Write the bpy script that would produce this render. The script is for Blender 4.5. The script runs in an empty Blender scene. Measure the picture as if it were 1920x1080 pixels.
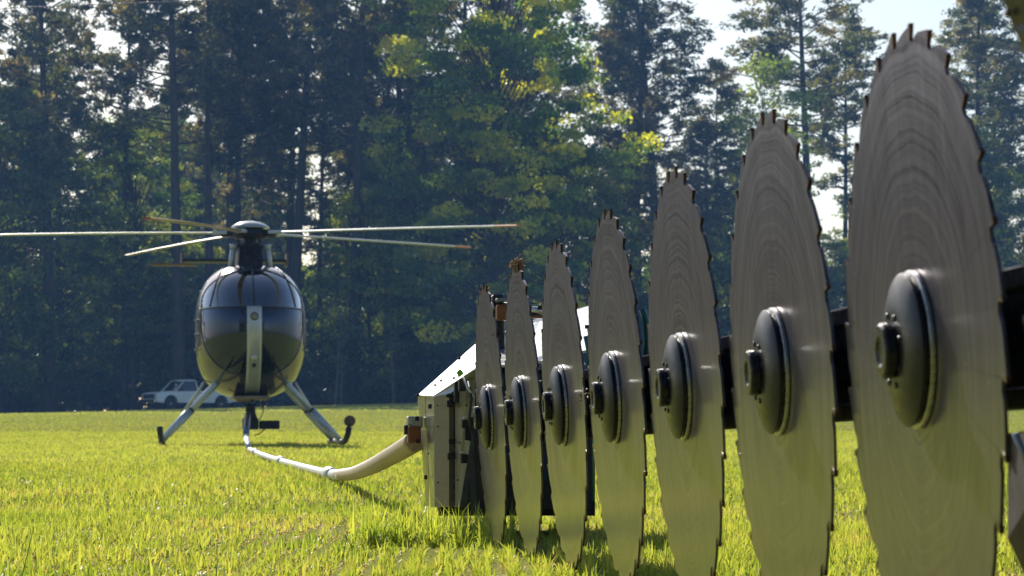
import bpy, math, random
import numpy as np
from mathutils import Vector, Matrix, noise

sc = bpy.context.scene
PI = math.pi
R_ = math.radians
F = 5157.0            # focal length in pixels of a 1920 wide frame
CAMZ = 0.28           # camera height
HOR = 800.0           # image row of eye level

# ------------------------------------------------------------------ camera, sky, sun, exposure
cam_d = bpy.data.cameras.new('camera'); cam = bpy.data.objects.new('camera', cam_d)
sc.collection.objects.link(cam); sc.camera = cam
cam.location = (0, 0, CAMZ); cam.rotation_euler = (R_(90), 0, 0)
cam_d.sensor_width = 36; cam_d.lens = F / 1920 * 36
cam_d.shift_y = (HOR - 540) / 1920
cam_d.clip_start = 0.1; cam_d.clip_end = 3000
cam_d.dof.use_dof = True; cam_d.dof.focus_distance = 6.2; cam_d.dof.aperture_fstop = 20

SUN_EL, SUN_AZ = R_(30), R_(-17)      # azimuth from +Y towards +X
w = bpy.data.worlds.new('World'); sc.world = w; w.use_nodes = True
nt = w.node_tree
sky = nt.nodes.new('ShaderNodeTexSky'); sky.sky_type = 'NISHITA'; sky.sun_disc = False
sky.sun_elevation = SUN_EL; sky.sun_rotation = SUN_AZ; sky.dust_density = 1.0; sky.air_density = 1.0; sky.ozone_density = 1.5
bg = nt.nodes['Background']; bg.inputs[1].default_value = 0.09
nt.links.new(sky.outputs[0], bg.inputs[0])
sun_d = bpy.data.lights.new('sun', 'SUN'); sun_d.energy = 5.0; sun_d.angle = R_(0.53); sun_d.color = (1.0, 0.95, 0.86)
sun = bpy.data.objects.new('sun', sun_d); sc.collection.objects.link(sun)
to_sun = Vector((math.sin(SUN_AZ) * math.cos(SUN_EL), math.cos(SUN_AZ) * math.cos(SUN_EL), math.sin(SUN_EL)))
sun.rotation_euler = to_sun.to_track_quat('Z', 'Y').to_euler()
sun.location = (-20, 60, 60)
vs = sc.view_settings; vs.view_transform = 'Standard'; vs.look = 'None'; vs.gamma = 1; vs.use_curve_mapping = False
vs.exposure = 0.35
cy = sc.cycles
cy.use_denoising = True; cy.max_bounces = 10; cy.transparent_max_bounces = 12; cy.volume_bounces = 0
cy.transmission_bounces = 6; cy.diffuse_bounces = 3; cy.glossy_bounces = 3; cy.use_adaptive_sampling = True
cy.caustics_reflective = False; cy.caustics_refractive = False; cy.sample_clamp_indirect = 6

# ------------------------------------------------------------------ helpers
def PX(px, py, Y):
    "the point at depth Y seen at pixel px, py"
    return Vector(((px - 960) * Y / F, Y, CAMZ + (HOR - py) * Y / F))

class MB:
    def __init__(s): s.v = []; s.f = []; s.sm = []
    def add(s, vs_, fs, smooth=False):
        b = len(s.v); s.v += [tuple(p) for p in vs_]
        s.f += [tuple(i + b for i in f) for f in fs]; s.sm += [smooth] * len(fs); return s
    def box(s, c, d, M=None):
        x, y, z = d[0] / 2, d[1] / 2, d[2] / 2
        P = [Vector((sx * x, sy * y, sz * z)) for sx in (-1, 1) for sy in (-1, 1) for sz in (-1, 1)]
        if M is not None: P = [M @ p for p in P]
        P = [p + Vector(c) for p in P]
        return s.add(P, [(0, 1, 3, 2), (4, 6, 7, 5), (0, 4, 5, 1), (2, 3, 7, 6), (0, 2, 6, 4), (1, 5, 7, 3)])
    def bbox(s, c, d, b=0.003, M=None):
        "box with chamfered edges"
        x, y, z = d[0] / 2, d[1] / 2, d[2] / 2; b = min(b, x * .8, y * .8, z * .8)
        P = []; key = {}
        for sx in (-1, 1):
            for sy in (-1, 1):
                for sz in (-1, 1):
                    for a in range(3):
                        q = [sx * (x - b), sy * (y - b), sz * (z - b)]; q[a] = (sx * x, sy * y, sz * z)[a]
                        key[(sx, sy, sz, a)] = len(P); P.append(Vector(q))
        fs = []
        for a in range(3):
            o = [i for i in range(3) if i != a]
            for sa in (-1, 1):
                f = []
                for u, v in ((-1, -1), (1, -1), (1, 1), (-1, 1)):
                    k = [0, 0, 0]; k[a] = sa; k[o[0]] = u; k[o[1]] = v; f.append(key[(k[0], k[1], k[2], a)])
                fs.append(f)
            for u in (-1, 1):
                for v in (-1, 1):
                    k1 = [0, 0, 0]; k2 = [0, 0, 0]; k1[a] = -1; k2[a] = 1
                    for k in (k1, k2): k[o[0]] = u; k[o[1]] = v
                    fs.append([key[(*k1, o[0])], key[(*k2, o[0])], key[(*k2, o[1])], key[(*k1, o[1])]])
        for sx in (-1, 1):
            for sy in (-1, 1):
                for sz in (-1, 1): fs.append([key[(sx, sy, sz, a)] for a in range(3)])
        if M is not None: P = [M @ p for p in P]
        return s.add([p + Vector(c) for p in P], fs)
    def slab(s, pts, t, nrm=None):
        "flat polygon given thickness t away from its normal"
        pts = [Vector(p) for p in pts]; n = len(pts)
        if nrm is None:
            nrm = Vector((0, 0, 0))
            for i in range(n):
                a, b_ = pts[i], pts[(i + 1) % n]
                nrm += Vector(((a.y - b_.y) * (a.z + b_.z), (a.z - b_.z) * (a.x + b_.x), (a.x - b_.x) * (a.y + b_.y)))
            nrm.normalize()
        off = Vector(nrm) * -t
        return s.add(pts + [p + off for p in pts],
                     [tuple(range(n)), tuple(reversed(range(n, 2 * n)))] + [(i, i + n, (i + 1) % n + n, (i + 1) % n) for i in range(n)])
    def tube(s, pts, r, n=10, caps=True, smooth=True, flat=1.0):
        pts = [Vector(p) for p in pts]; m = len(pts)
        if not hasattr(r, '__len__'): r = [r] * m
        T = []
        for i in range(m):
            t = (pts[min(i + 1, m - 1)] - pts[max(i - 1, 0)]); T.append(t.normalized() if t.length > 1e-9 else Vector((0, 0, 1)))
        ref = Vector((0, 0, 1)) if abs(T[0].z) < .9 else Vector((1, 0, 0))
        u = (ref - T[0] * ref.dot(T[0])).normalized(); V = []
        for i in range(m):
            u = (u - T[i] * u.dot(T[i])); u = u.normalized() if u.length > 1e-6 else T[i].orthogonal().normalized()
            v = T[i].cross(u)
            for k in range(n):
                a = 2 * PI * k / n
                V.append(pts[i] + (u * math.cos(a) + v * math.sin(a) * flat) * r[i])
        fs = [(i * n + k, i * n + (k + 1) % n, (i + 1) * n + (k + 1) % n, (i + 1) * n + k) for i in range(m - 1) for k in range(n)]
        s.add(V, fs, smooth)
        if caps:
            b = len(s.v) - len(V)
            s.f += [tuple(b + k for k in reversed(range(n))), tuple(b + (m - 1) * n + k for k in range(n))]; s.sm += [False, False]
        return s
    def lathe(s, prof, n=32, M=None, smooth=True):
        "profile of (radius, height) about z, moved by M"
        V = []
        for r, h in prof:
            for k in range(n):
                a = 2 * PI * k / n; p = Vector((r * math.cos(a), r * math.sin(a), h)); V.append(M @ p if M is not None else p)
        m = len(prof)
        fs = [(i * n + k, i * n + (k + 1) % n, (i + 1) * n + (k + 1) % n, (i + 1) * n + k) for i in range(m - 1) for k in range(n)]
        s.add(V, fs, smooth); b = len(s.v) - len(V)
        s.f += [tuple(b + k for k in reversed(range(n))), tuple(b + (m - 1) * n + k for k in range(n))]; s.sm += [False, False]
        return s
    def mesh(s, name, mat, sharp=None):
        me = bpy.data.meshes.new(name); me.from_pydata(s.v, [], s.f)
        me.polygons.foreach_set('use_smooth', s.sm)
        if mat: me.materials.append(mat)
        me.validate(); me.update()
        if sharp: me.set_sharp_from_angle(angle=R_(sharp))
        return me
    def build(s, name, mat, parent=None, sharp=None, local=False):
        return link(name, s.mesh(name, mat, sharp), parent)

def link(name, me, parent=None, M=None):
    o = bpy.data.objects.new(name, me); sc.collection.objects.link(o)
    if parent is not None: o.parent = parent
    if M is not None: o.matrix_basis = M
    return o
def empty(name, loc=(0, 0, 0), rz=0.0):
    o = bpy.data.objects.new(name, None); sc.collection.objects.link(o)
    o.location = loc; o.rotation_euler = (0, 0, rz); o.empty_display_size = .2; return o
def tag(o, label=None, cat=None, group=None, kind=None):
    if label: o['label'] = label
    if cat: o['category'] = cat
    if group: o['group'] = group
    if kind: o['kind'] = kind
    return o
def smooth(a, b, x):
    t = min(1, max(0, (x - a) / (b - a))); return t * t * (3 - 2 * t)

# ------------------------------------------------------------------ materials
def new_mat(name):
    m = bpy.data.materials.new(name); m.use_nodes = True
    return m, m.node_tree, m.node_tree.nodes['Principled BSDF'], m.node_tree.nodes['Material Output']
def ramp(nt, fac, stops):
    n = nt.nodes.new('ShaderNodeValToRGB'); nt.links.new(fac, n.inputs[0])
    e = n.color_ramp.elements
    while len(e) < len(stops): e.new(.5)
    for k, (p, c) in enumerate(stops): e[k].position = p; e[k].color = (*c, 1) if len(c) == 3 else c
    return n.outputs[0]
def noise_tex(nt, scale, detail=4, rough=.55, vec=None, dist=0):
    n = nt.nodes.new('ShaderNodeTexNoise'); n.inputs['Scale'].default_value = scale
    n.inputs['Detail'].default_value = detail; n.inputs['Roughness'].default_value = rough; n.inputs['Distortion'].default_value = dist
    if vec is not None: nt.links.new(vec, n.inputs['Vector'])
    return n.outputs['Fac']
def texco(nt, out='Object'):
    return nt.nodes.new('ShaderNodeTexCoord').outputs[out]
def bump(nt, h, strength, dist, b):
    n = nt.nodes.new('ShaderNodeBump'); n.inputs['Strength'].default_value = strength; n.inputs['Distance'].default_value = dist
    nt.links.new(h, n.inputs['Height']); nt.links.new(n.outputs[0], b.inputs['Normal'])
def worn(name, c1, c2, scale=20, rough=(.35, .6), metal=0.0, coat=0, bmp=.15, bdist=.001, stretch=None, c3=None, p=(.35, .65)):
    m, nt, b, o = new_mat(name)
    v = texco(nt)
    if stretch:
        mp = nt.nodes.new('ShaderNodeMapping'); mp.inputs['Scale'].default_value = stretch
        nt.links.new(v, mp.inputs[0]); v = mp.outputs[0]
    f = noise_tex(nt, scale, 6, .6, v)
    st = [(p[0], c1), (p[1], c2)] + ([(min(1, p[1] + .12), c3)] if c3 else [])
    nt.links.new(ramp(nt, f, st), b.inputs['Base Color'])
    g = noise_tex(nt, scale * 2.7, 5, .6, v)
    nt.links.new(ramp(nt, g, [(.3, (rough[0],) * 3), (.7, (rough[1],) * 3)]), b.inputs['Roughness'])
    b.inputs['Metallic'].default_value = metal
    b.inputs['Coat Weight'].default_value = coat
    if bmp: bump(nt, g, bmp, bdist, b)
    return m
M = {}
M['black_steel'] = worn('black painted steel', (.012, .011, .012), (.03, .026, .025), 30, (.3, .6), 0.3, c3=(.09, .045, .025), p=(.4, .72))
M['rust_plate'] = worn('rusty brown plate', (.030, .017, .015), (.065, .034, .027), 14, (.45, .75), .3)
M['gunmetal'] = worn('gunmetal flange', (.008, .008, .011), (.024, .023, .028), 40, (.26, .42), .35, bmp=.08)
M['dark_nut'] = worn('oily dark nut', (.02, .02, .024), (.06, .055, .06), 60, (.18, .4), .8)
M['bright_bolt'] = worn('bright bolt', (.45, .44, .42), (.62, .6, .57), 60, (.2, .4), 1.0)
M['carbide'] = worn('carbide tip', (.06, .028, .024), (.16, .085, .065), 90, (.2, .4), .8)
M['cream_plate'] = worn('weathered cream plate', (.22, .19, .13), (.34, .30, .21), 12, (.3, .5), .35, stretch=(6, 6, .6), c3=(.22, .14, .08), p=(.3, .62))
M['green_plate'] = worn('bare aluminium plate', (.26, .26, .20), (.38, .37, .29), 12, (.2, .38), .7, stretch=(8, 8, .5))
M['hood_sheet'] = worn('pale hood sheet metal', (.36, .37, .39), (.50, .50, .51), 9, (.22, .4), .6, c3=(.5, .42, .34))
M['speckled'] = worn('speckled tan plate', (.26, .20, .13), (.37, .30, .20), 300, (.4, .6), .2, c3=(.12, .09, .06), p=(.4, .58), bmp=.4)
M['orange'] = worn('orange rusty paint', (.28, .085, .02), (.18, .06, .02), 60, (.35, .6), .1, c3=(.1, .05, .03))
M['rubber'] = worn('black rubber', (.012, .012, .013), (.03, .03, .03), 50, (.5, .75), 0)
M['teal'] = worn('teal hose', (.02, .12, .12), (.03, .17, .16), 50, (.3, .5), 0)
M['pole'] = worn('sun bleached pole', (.34, .25, .15), (.48, .37, .24), 18, (.4, .6), 0, stretch=(4, 4, 4), c3=(.35, .26, .17), p=(.3, .66))
M['pole_white'] = worn('white coupling', (.62, .60, .54), (.76, .74, .69), 22, (.35, .55), 0)
M['grey_tube'] = worn('grey tube', (.16, .18, .22), (.26, .28, .32), 14, (.25, .4), .5)
M['straw'] = worn('dry straw', (.22, .10, .035), (.42, .24, .11), 60, (.6, .8), 0)
M['leaf_green'] = worn('fresh leaf', (.16, .42, .03), (.24, .52, .05), 60, (.4, .6), 0)
# helicopter
M['heli_paint'] = worn('silver grey aircraft paint', (.11, .10, .125), (.145, .13, .16), 3, (.12, .2), .7, coat=.6, bmp=.0)
M['heli_strip'] = worn('pale grey nose strip', (.52, .54, .58), (.58, .60, .64), 3, (.30, .33), .35, coat=.2, bmp=.0)
M['heli_black'] = worn('black trim', (.012, .013, .017), (.03, .03, .035), 12, (.3, .5), .2, bmp=0)
M['strut'] = worn('brushed strut fairing', (.48, .53, .62), (.60, .65, .74), 10, (.25, .4), .25, stretch=(1, 1, 6))
M['hub'] = worn('greasy rotor hub', (.012, .011, .018), (.045, .035, .045), 25, (.3, .6), .5)
M['dome'] = worn('grey hub dome', (.34, .38, .38), (.46, .5, .5), 6, (.15, .25), .3, coat=.5, bmp=0)
M['rotor_pale'] = worn('pale rotor blade', (.50, .55, .54), (.60, .64, .62), 3, (.25, .4), .2, bmp=0)
M['rotor_tan'] = worn('tan rotor blade', (.30, .235, .17), (.40, .32, .24), 3, (.35, .5), .1, bmp=0)
M['rotor_brown'] = worn('brown stabilizer', (.15, .085, .05), (.22, .13, .08), 3, (.35, .5), .1, bmp=0)
M['tip_orange'] = worn('orange tip', (.62, .19, .06), (.70, .25, .09), 5, (.4, .5), 0, bmp=0)
M['tip_red'] = worn('red tip', (.30, .05, .05), (.36, .08, .07), 5, (.4, .5), 0, bmp=0)
M['seat'] = worn('dark seat cloth', (.02, .02, .025), (.05, .045, .05), 30, (.7, .9), 0)
M['cabin'] = worn('dark cabin lining', (.03, .028, .03), (.06, .05, .05), 10, (.6, .8), 0)
M['cabin_brown'] = worn('brown cabin trim', (.10, .065, .04), (.15, .10, .07), 10, (.6, .8), 0)
M['lamp_lens'] = worn('lamp lens', (.5, .5, .45), (.6, .6, .55), 30, (.05, .15), .2, coat=1, bmp=0)
def glass(name, tint, gloss=.08, gain=1.6, gc=(.85, .9, 1)):
    m, nt, b, o = new_mat(name); nt.nodes.remove(b)
    tr = nt.nodes.new('ShaderNodeBsdfTransparent'); tr.inputs[0].default_value = (*tint, 1)
    gl = nt.nodes.new('ShaderNodeBsdfGlossy'); gl.inputs['Roughness'].default_value = .04; gl.inputs['Color'].default_value = (*gc, 1)
    fr = nt.nodes.new('ShaderNodeFresnel'); fr.inputs[0].default_value = 1.5
    ad = nt.nodes.new('ShaderNodeMath'); ad.operation = 'MULTIPLY_ADD'; ad.inputs[1].default_value = gain; ad.inputs[2].default_value = gloss
    ad.use_clamp = True
    nt.links.new(fr.outputs[0], ad.inputs[0])
    mx = nt.nodes.new('ShaderNodeMixShader')
    nt.links.new(ad.outputs[0], mx.inputs[0]); nt.links.new(tr.outputs[0], mx.inputs[1]); nt.links.new(gl.outputs[0], mx.inputs[2])
    nt.links.new(mx.outputs[0], o.inputs[0]); return m
M['glass'] = glass('tinted cockpit glass', (.30, .30, .36), .16)
M['glass_low'] = glass('dark chin glass', (.06, .06, .09), .05, 1.2, (.62, .72, 1))  # blue gloss tint stands in for deep blue sky reflected in the glass
M['truck_glass'] = glass('truck glass', (.10, .13, .14), .06, 1.0)
M['truck_paint'] = worn('chalky white truck paint', (.82, .87, .90), (.86, .90, .93), 3, (.25, .4), 0, coat=.6, bmp=0)
M['chrome'] = worn('dull chrome', (.5, .5, .52), (.6, .6, .62), 20, (.15, .3), 1.0, bmp=0)
M['tyre'] = worn('tyre', (.012, .012, .012), (.03, .03, .028), 30, (.6, .8), 0)

def blade_material():
    m, nt, b, o = new_mat('rubbed saw steel')
    L = nt.links.new
    tc = nt.nodes.new('ShaderNodeTexCoord'); sp = nt.nodes.new('ShaderNodeSeparateXYZ'); L(tc.outputs['Object'], sp.inputs[0])
    oi = nt.nodes.new('ShaderNodeObjectInfo')
    # rub marks: rings about a centre a little below the hub, wandering
    warp = noise_tex(nt, 5, 3, .5, tc.outputs['Object'])
    def math_(op, a, bb=None, c=None):
        n = nt.nodes.new('ShaderNodeMath'); n.operation = op
        for i, v in enumerate((a, bb, c)):
            if v is None: continue
            if hasattr(v, 'default_value') or hasattr(v, 'links'): L(v, n.inputs[i])
            else: n.inputs[i].default_value = v
        return n.outputs[0]
    x2 = math_('MULTIPLY', sp.outputs[0], sp.outputs[0])
    ys = math_('ADD', sp.outputs[1], .02)
    y2 = math_('MULTIPLY', ys, ys)
    rad = math_('SQRT', math_('ADD', x2, y2))
    rw = math_('ADD', math_('MULTIPLY', warp, .06), rad)
    cmb = nt.nodes.new('ShaderNodeCombineXYZ'); L(rw, cmb.inputs[0]); L(math_('MULTIPLY', oi.outputs['Random'], 40), cmb.inputs[1])
    rings = noise_tex(nt, 130, 6, .72, cmb.outputs[0])
    cm2 = nt.nodes.new('ShaderNodeCombineXYZ'); L(rw, cm2.inputs[0]); L(math_('MULTIPLY_ADD', oi.outputs['Random'], 17, 3), cm2.inputs[1])
    fine = noise_tex(nt, 420, 3, .6, cm2.outputs[0])
    blot = noise_tex(nt, 9, 5, .6, tc.outputs['Object'])
    # vertical streaks of sap and dust
    mp = nt.nodes.new('ShaderNodeMapping'); mp.inputs['Scale'].default_value = (55, 2.2, 1); L(tc.outputs['Object'], mp.inputs[0])
    streak = noise_tex(nt, 1, 5, .6, mp.outputs[0])
    mix1 = math_('ADD', math_('MULTIPLY', rings, .42), math_('ADD', math_('MULTIPLY', fine, .26), math_('ADD', math_('MULTIPLY', blot, .16), math_('MULTIPLY', streak, .16))))
    # the lower half shows fewer rub marks
    keep = nt.nodes.new('ShaderNodeMapRange'); keep.inputs[1].default_value = -.16; keep.inputs[2].default_value = .06
    keep.inputs[3].default_value = .45; keep.inputs[4].default_value = 1.0; L(sp.outputs[1], keep.inputs[0])
    mix1 = math_('ADD', math_('MULTIPLY', math_('SUBTRACT', mix1, .53), keep.outputs[0]), .53)
    col = ramp(nt, mix1, [(.42, (.045, .040, .046)), (.47, (.088, .080, .092)), (.52, (.116, .105, .120)), (.56, (.138, .125, .142)), (.63, (.25, .23, .25))])
    # dried sap and dust flecks, and long fine scratches
    vo = nt.nodes.new('ShaderNodeTexVoronoi'); vo.inputs['Scale'].default_value = 34; L(tc.outputs['Object'], vo.inputs['Vector'])
    mp2 = nt.nodes.new('ShaderNodeMapping'); mp2.inputs['Rotation'].default_value = (0, 0, .9); mp2.inputs['Scale'].default_value = (160, 3.0, 1); L(tc.outputs['Object'], mp2.inputs[0])
    scr = noise_tex(nt, 1, 2, .5, mp2.outputs[0])
    marks = math_('ADD', ramp(nt, vo.outputs['Distance'], [(.035, (1, 1, 1)), (.06, (0, 0, 0))]), ramp(nt, scr, [(.70, (0, 0, 0)), (.74, (.5, .5, .5))]))
    mxm = nt.nodes.new('ShaderNodeMix'); mxm.data_type = 'RGBA'; L(math_('MULTIPLY', marks, .75), mxm.inputs[0]); L(col, mxm.inputs[6]); mxm.inputs[7].default_value = (.40, .36, .34, 1)
    col = mxm.outputs[2]
    L(col, b.inputs['Base Color'])
    L(ramp(nt, mix1, [(.42, (.42, .40, .45)), (.50, (.62, .60, .66)), (.60, (.86, .84, .90))]), b.inputs['Specular Tint'])
    low_coat = math_('MULTIPLY_ADD', math_('SUBTRACT', 1.0, keep.outputs[0]), .75, 0.0)  # extra coat on the lower half, added to strengthen the grass reflection
    L(math_('ADD', ramp(nt, mix1, [(.43, (.14,) * 3), (.58, (.40,) * 3)]), low_coat), b.inputs['Coat Weight'])
    L(ramp(nt, mix1, [(.40, (.50,) * 3), (.58, (.33,) * 3)]), b.inputs['Roughness'])
    # pitch-stained film dulls the metal
    L(ramp(nt, blot, [(.3, (.75,) * 3), (.7, (.92,) * 3)]), b.inputs['Metallic'])
    b.inputs['IOR'].default_value = 1.45; b.inputs['Coat Roughness'].default_value = .16; b.inputs['Coat IOR'].default_value = 1.5
    bump(nt, fine, .12, .0004, b)
    return m
M['saw'] = blade_material()

def leaf_material(name, cols, trans, tint_scale=.6, gloss=.07):
    "thin leaf: diffuse + translucent, colour varies over the crown and from tree to tree"
    m, nt, b, o = new_mat(name); nt.nodes.remove(b); L = nt.links.new
    g = nt.nodes.new('ShaderNodeTexCoord')
    oi = nt.nodes.new('ShaderNodeObjectInfo')
    va = nt.nodes.new('ShaderNodeVectorMath'); va.operation = 'ADD'
    L(g.outputs['Object'], va.inputs[0]); L(oi.outputs['Location'], va.inputs[1])
    f = noise_tex(nt, tint_scale, 4, .7, va.outputs[0])
    at = nt.nodes.new('ShaderNodeAttribute'); at.attribute_name = 'tint'
    md = nt.nodes.new('ShaderNodeMath'); md.operation = 'MULTIPLY_ADD'; md.inputs[1].default_value = .35; md.inputs[2].default_value = -.175
    L(at.outputs['Fac'], md.inputs[0])
    ad = nt.nodes.new('ShaderNodeMath'); ad.operation = 'ADD'; L(f, ad.inputs[0]); L(md.outputs[0], ad.inputs[1])
    c = ramp(nt, ad.outputs[0], cols)
    hs = nt.nodes.new('ShaderNodeHueSaturation'); L(c, hs.inputs['Color'])
    rv = nt.nodes.new('ShaderNodeMapRange'); rv.inputs[3].default_value = .7; rv.inputs[4].default_value = 1.3
    L(oi.outputs['Random'], rv.inputs[0]); L(rv.outputs[0], hs.inputs['Value'])
    df = nt.nodes.new('ShaderNodeBsdfDiffuse'); tl = nt.nodes.new('ShaderNodeBsdfTranslucent'); gl = nt.nodes.new('ShaderNodeBsdfGlossy')
    gl.inputs['Roughness'].default_value = .35; gl.inputs['Color'].default_value = (.6, .6, .6, 1)
    L(hs.outputs[0], df.inputs[0])
    tc = nt.nodes.new('ShaderNodeMix'); tc.data_type = 'RGBA'; tc.blend_type = 'MULTIPLY'; tc.inputs[0].default_value = 1
    L(hs.outputs[0], tc.inputs[6]); tc.inputs[7].default_value = (1.5, 1.5, .6, 1); L(tc.outputs[2], tl.inputs[0])
    m1 = nt.nodes.new('ShaderNodeMixShader'); m1.inputs[0].default_value = trans; L(df.outputs[0], m1.inputs[1]); L(tl.outputs[0], m1.inputs[2])
    m2 = nt.nodes.new('ShaderNodeMixShader'); m2.inputs[0].default_value = gloss; L(m1.outputs[0], m2.inputs[1]); L(gl.outputs[0], m2.inputs[2])
    L(m2.outputs[0], o.inputs[0]); return m
M['needles'] = leaf_material('pine needles', [(.28, (.018, .036, .022)), (.43, (.06, .082, .035)), (.56, (.17, .165, .07)), (.70, (.34, .25, .13))], .5)
M['broadleaf'] = leaf_material('broad leaves', [(.28, (.024, .065, .018)), (.46, (.09, .16, .02)), (.62, (.30, .33, .035))], .55)
M['oakleaf'] = leaf_material('sunny oak leaves', [(.28, (.03, .085, .015)), (.47, (.09, .18, .018)), (.58, (.32, .36, .02)), (.70, (.60, .55, .03))], .6, .4)
M['lightleaf'] = leaf_material('light green leaves', [(.3, (.14, .21, .04)), (.5, (.24, .32, .06)), (.72, (.38, .44, .10))], .55)
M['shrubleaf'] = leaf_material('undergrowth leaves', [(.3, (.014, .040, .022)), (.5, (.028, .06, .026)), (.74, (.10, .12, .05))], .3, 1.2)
M['grass'] = leaf_material('grass blades', [(.25, (.17, .24, .04)), (.43, (.34, .38, .085)), (.60, (.48, .47, .13)), (.72, (.44, .31, .18)), (.9, (.52, .40, .29))], .5, .9, .025)
M['bark'] = worn('pine bark', (.035, .025, .022), (.085, .06, .05), 3, (.8, .95), 0, bmp=.6, bdist=.04, stretch=(3, 3, .6))
M['bark_pale'] = worn('pale bark', (.12, .11, .10), (.2, .18, .16), 3, (.8, .95), 0, bmp=.4, bdist=.02, stretch=(3, 3, .6))

# ------------------------------------------------------------------ ground
def gz(x, y):
    z = np.interp(y, [-50, 12, 30, 38, 60, 90, 130, 175, 230, 460], [0, 0, .01, .02, .20, .48, .87, 1.26, 1.8, 2.6])
    t = np.clip((np.asarray(y) - 60) / 110, 0, 1); t = t * t * (3 - 2 * t)
    return z + np.clip((np.asarray(x) + 26) * .0215, -.9, 1.3) * t
def gzf(x, y): return float(gz(x, y))
ys = np.concatenate([np.arange(-116, -20, 16.0), np.arange(-20, 12, 2.0), np.arange(12, 60, 2.0), np.arange(60, 240, 4.0), np.arange(240, 441, 20.0)])
xs = np.concatenate([np.arange(-250, -60, 20.0), np.arange(-60, -6, 3.0), np.arange(-6, 8, 1.0), np.arange(8, 60, 3.0), np.arange(60, 251, 20.0)])
GX, GY = np.meshgrid(xs, ys)
# smooth the profile a little so no crease shows
ysf = np.arange(-130, 470, 1.0); prof = gz(-26.0, ysf); k = np.ones(15) / 15; profs = np.convolve(np.pad(prof, 7, 'edge'), k, 'valid')
def gz(x, y):
    t = np.clip((np.asarray(y, dtype=float) - 60) / 110, 0, 1); t = t * t * (3 - 2 * t)
    return np.interp(y, ysf, profs) + np.clip((np.asarray(x) + 25) * .026, -1.0, 1.3) * t
GZ = gz(GX, GY)
mb = MB(); nx, ny = len(xs), len(ys)
mb.add(list(zip(GX.ravel().tolist(), GY.ravel().tolist(), GZ.ravel().tolist())),
       [(j * nx + i, j * nx + i + 1, (j + 1) * nx + i + 1, (j + 1) * nx + i) for j in range(ny - 1) for i in range(nx - 1)], True)
m, nt, b, o = new_mat('field soil and turf')
v = texco(nt)
f1 = noise_tex(nt, .35, 6, .6, v); f2 = noise_tex(nt, 9, 5, .7, v)
ma = nt.nodes.new('ShaderNodeMath'); ma.operation = 'MULTIPLY_ADD'; ma.inputs[1].default_value = .5; nt.links.new(f1, ma.inputs[0])
mh = nt.nodes.new('ShaderNodeMath'); mh.operation = 'MULTIPLY'; mh.inputs[1].default_value = .5; nt.links.new(f2, mh.inputs[0]); nt.links.new(mh.outputs[0], ma.inputs[2])
turf = ramp(nt, ma.outputs[0], [(.3, (.16, .17, .045)), (.5, (.27, .29, .075)), (.7, (.36, .32, .14))])
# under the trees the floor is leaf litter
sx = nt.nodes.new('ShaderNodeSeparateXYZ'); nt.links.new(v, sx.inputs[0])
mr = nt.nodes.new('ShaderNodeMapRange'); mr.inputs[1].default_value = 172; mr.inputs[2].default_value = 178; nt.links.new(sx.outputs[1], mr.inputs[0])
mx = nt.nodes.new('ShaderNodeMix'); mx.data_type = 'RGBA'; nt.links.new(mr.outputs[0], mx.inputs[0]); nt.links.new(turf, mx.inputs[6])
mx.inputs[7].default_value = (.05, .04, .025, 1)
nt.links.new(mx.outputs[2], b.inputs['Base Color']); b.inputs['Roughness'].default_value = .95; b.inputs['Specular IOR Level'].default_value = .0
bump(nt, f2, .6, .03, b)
tag(mb.build('ground', m), kind='structure', label='gently rising green field reaching to the trees')

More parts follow.
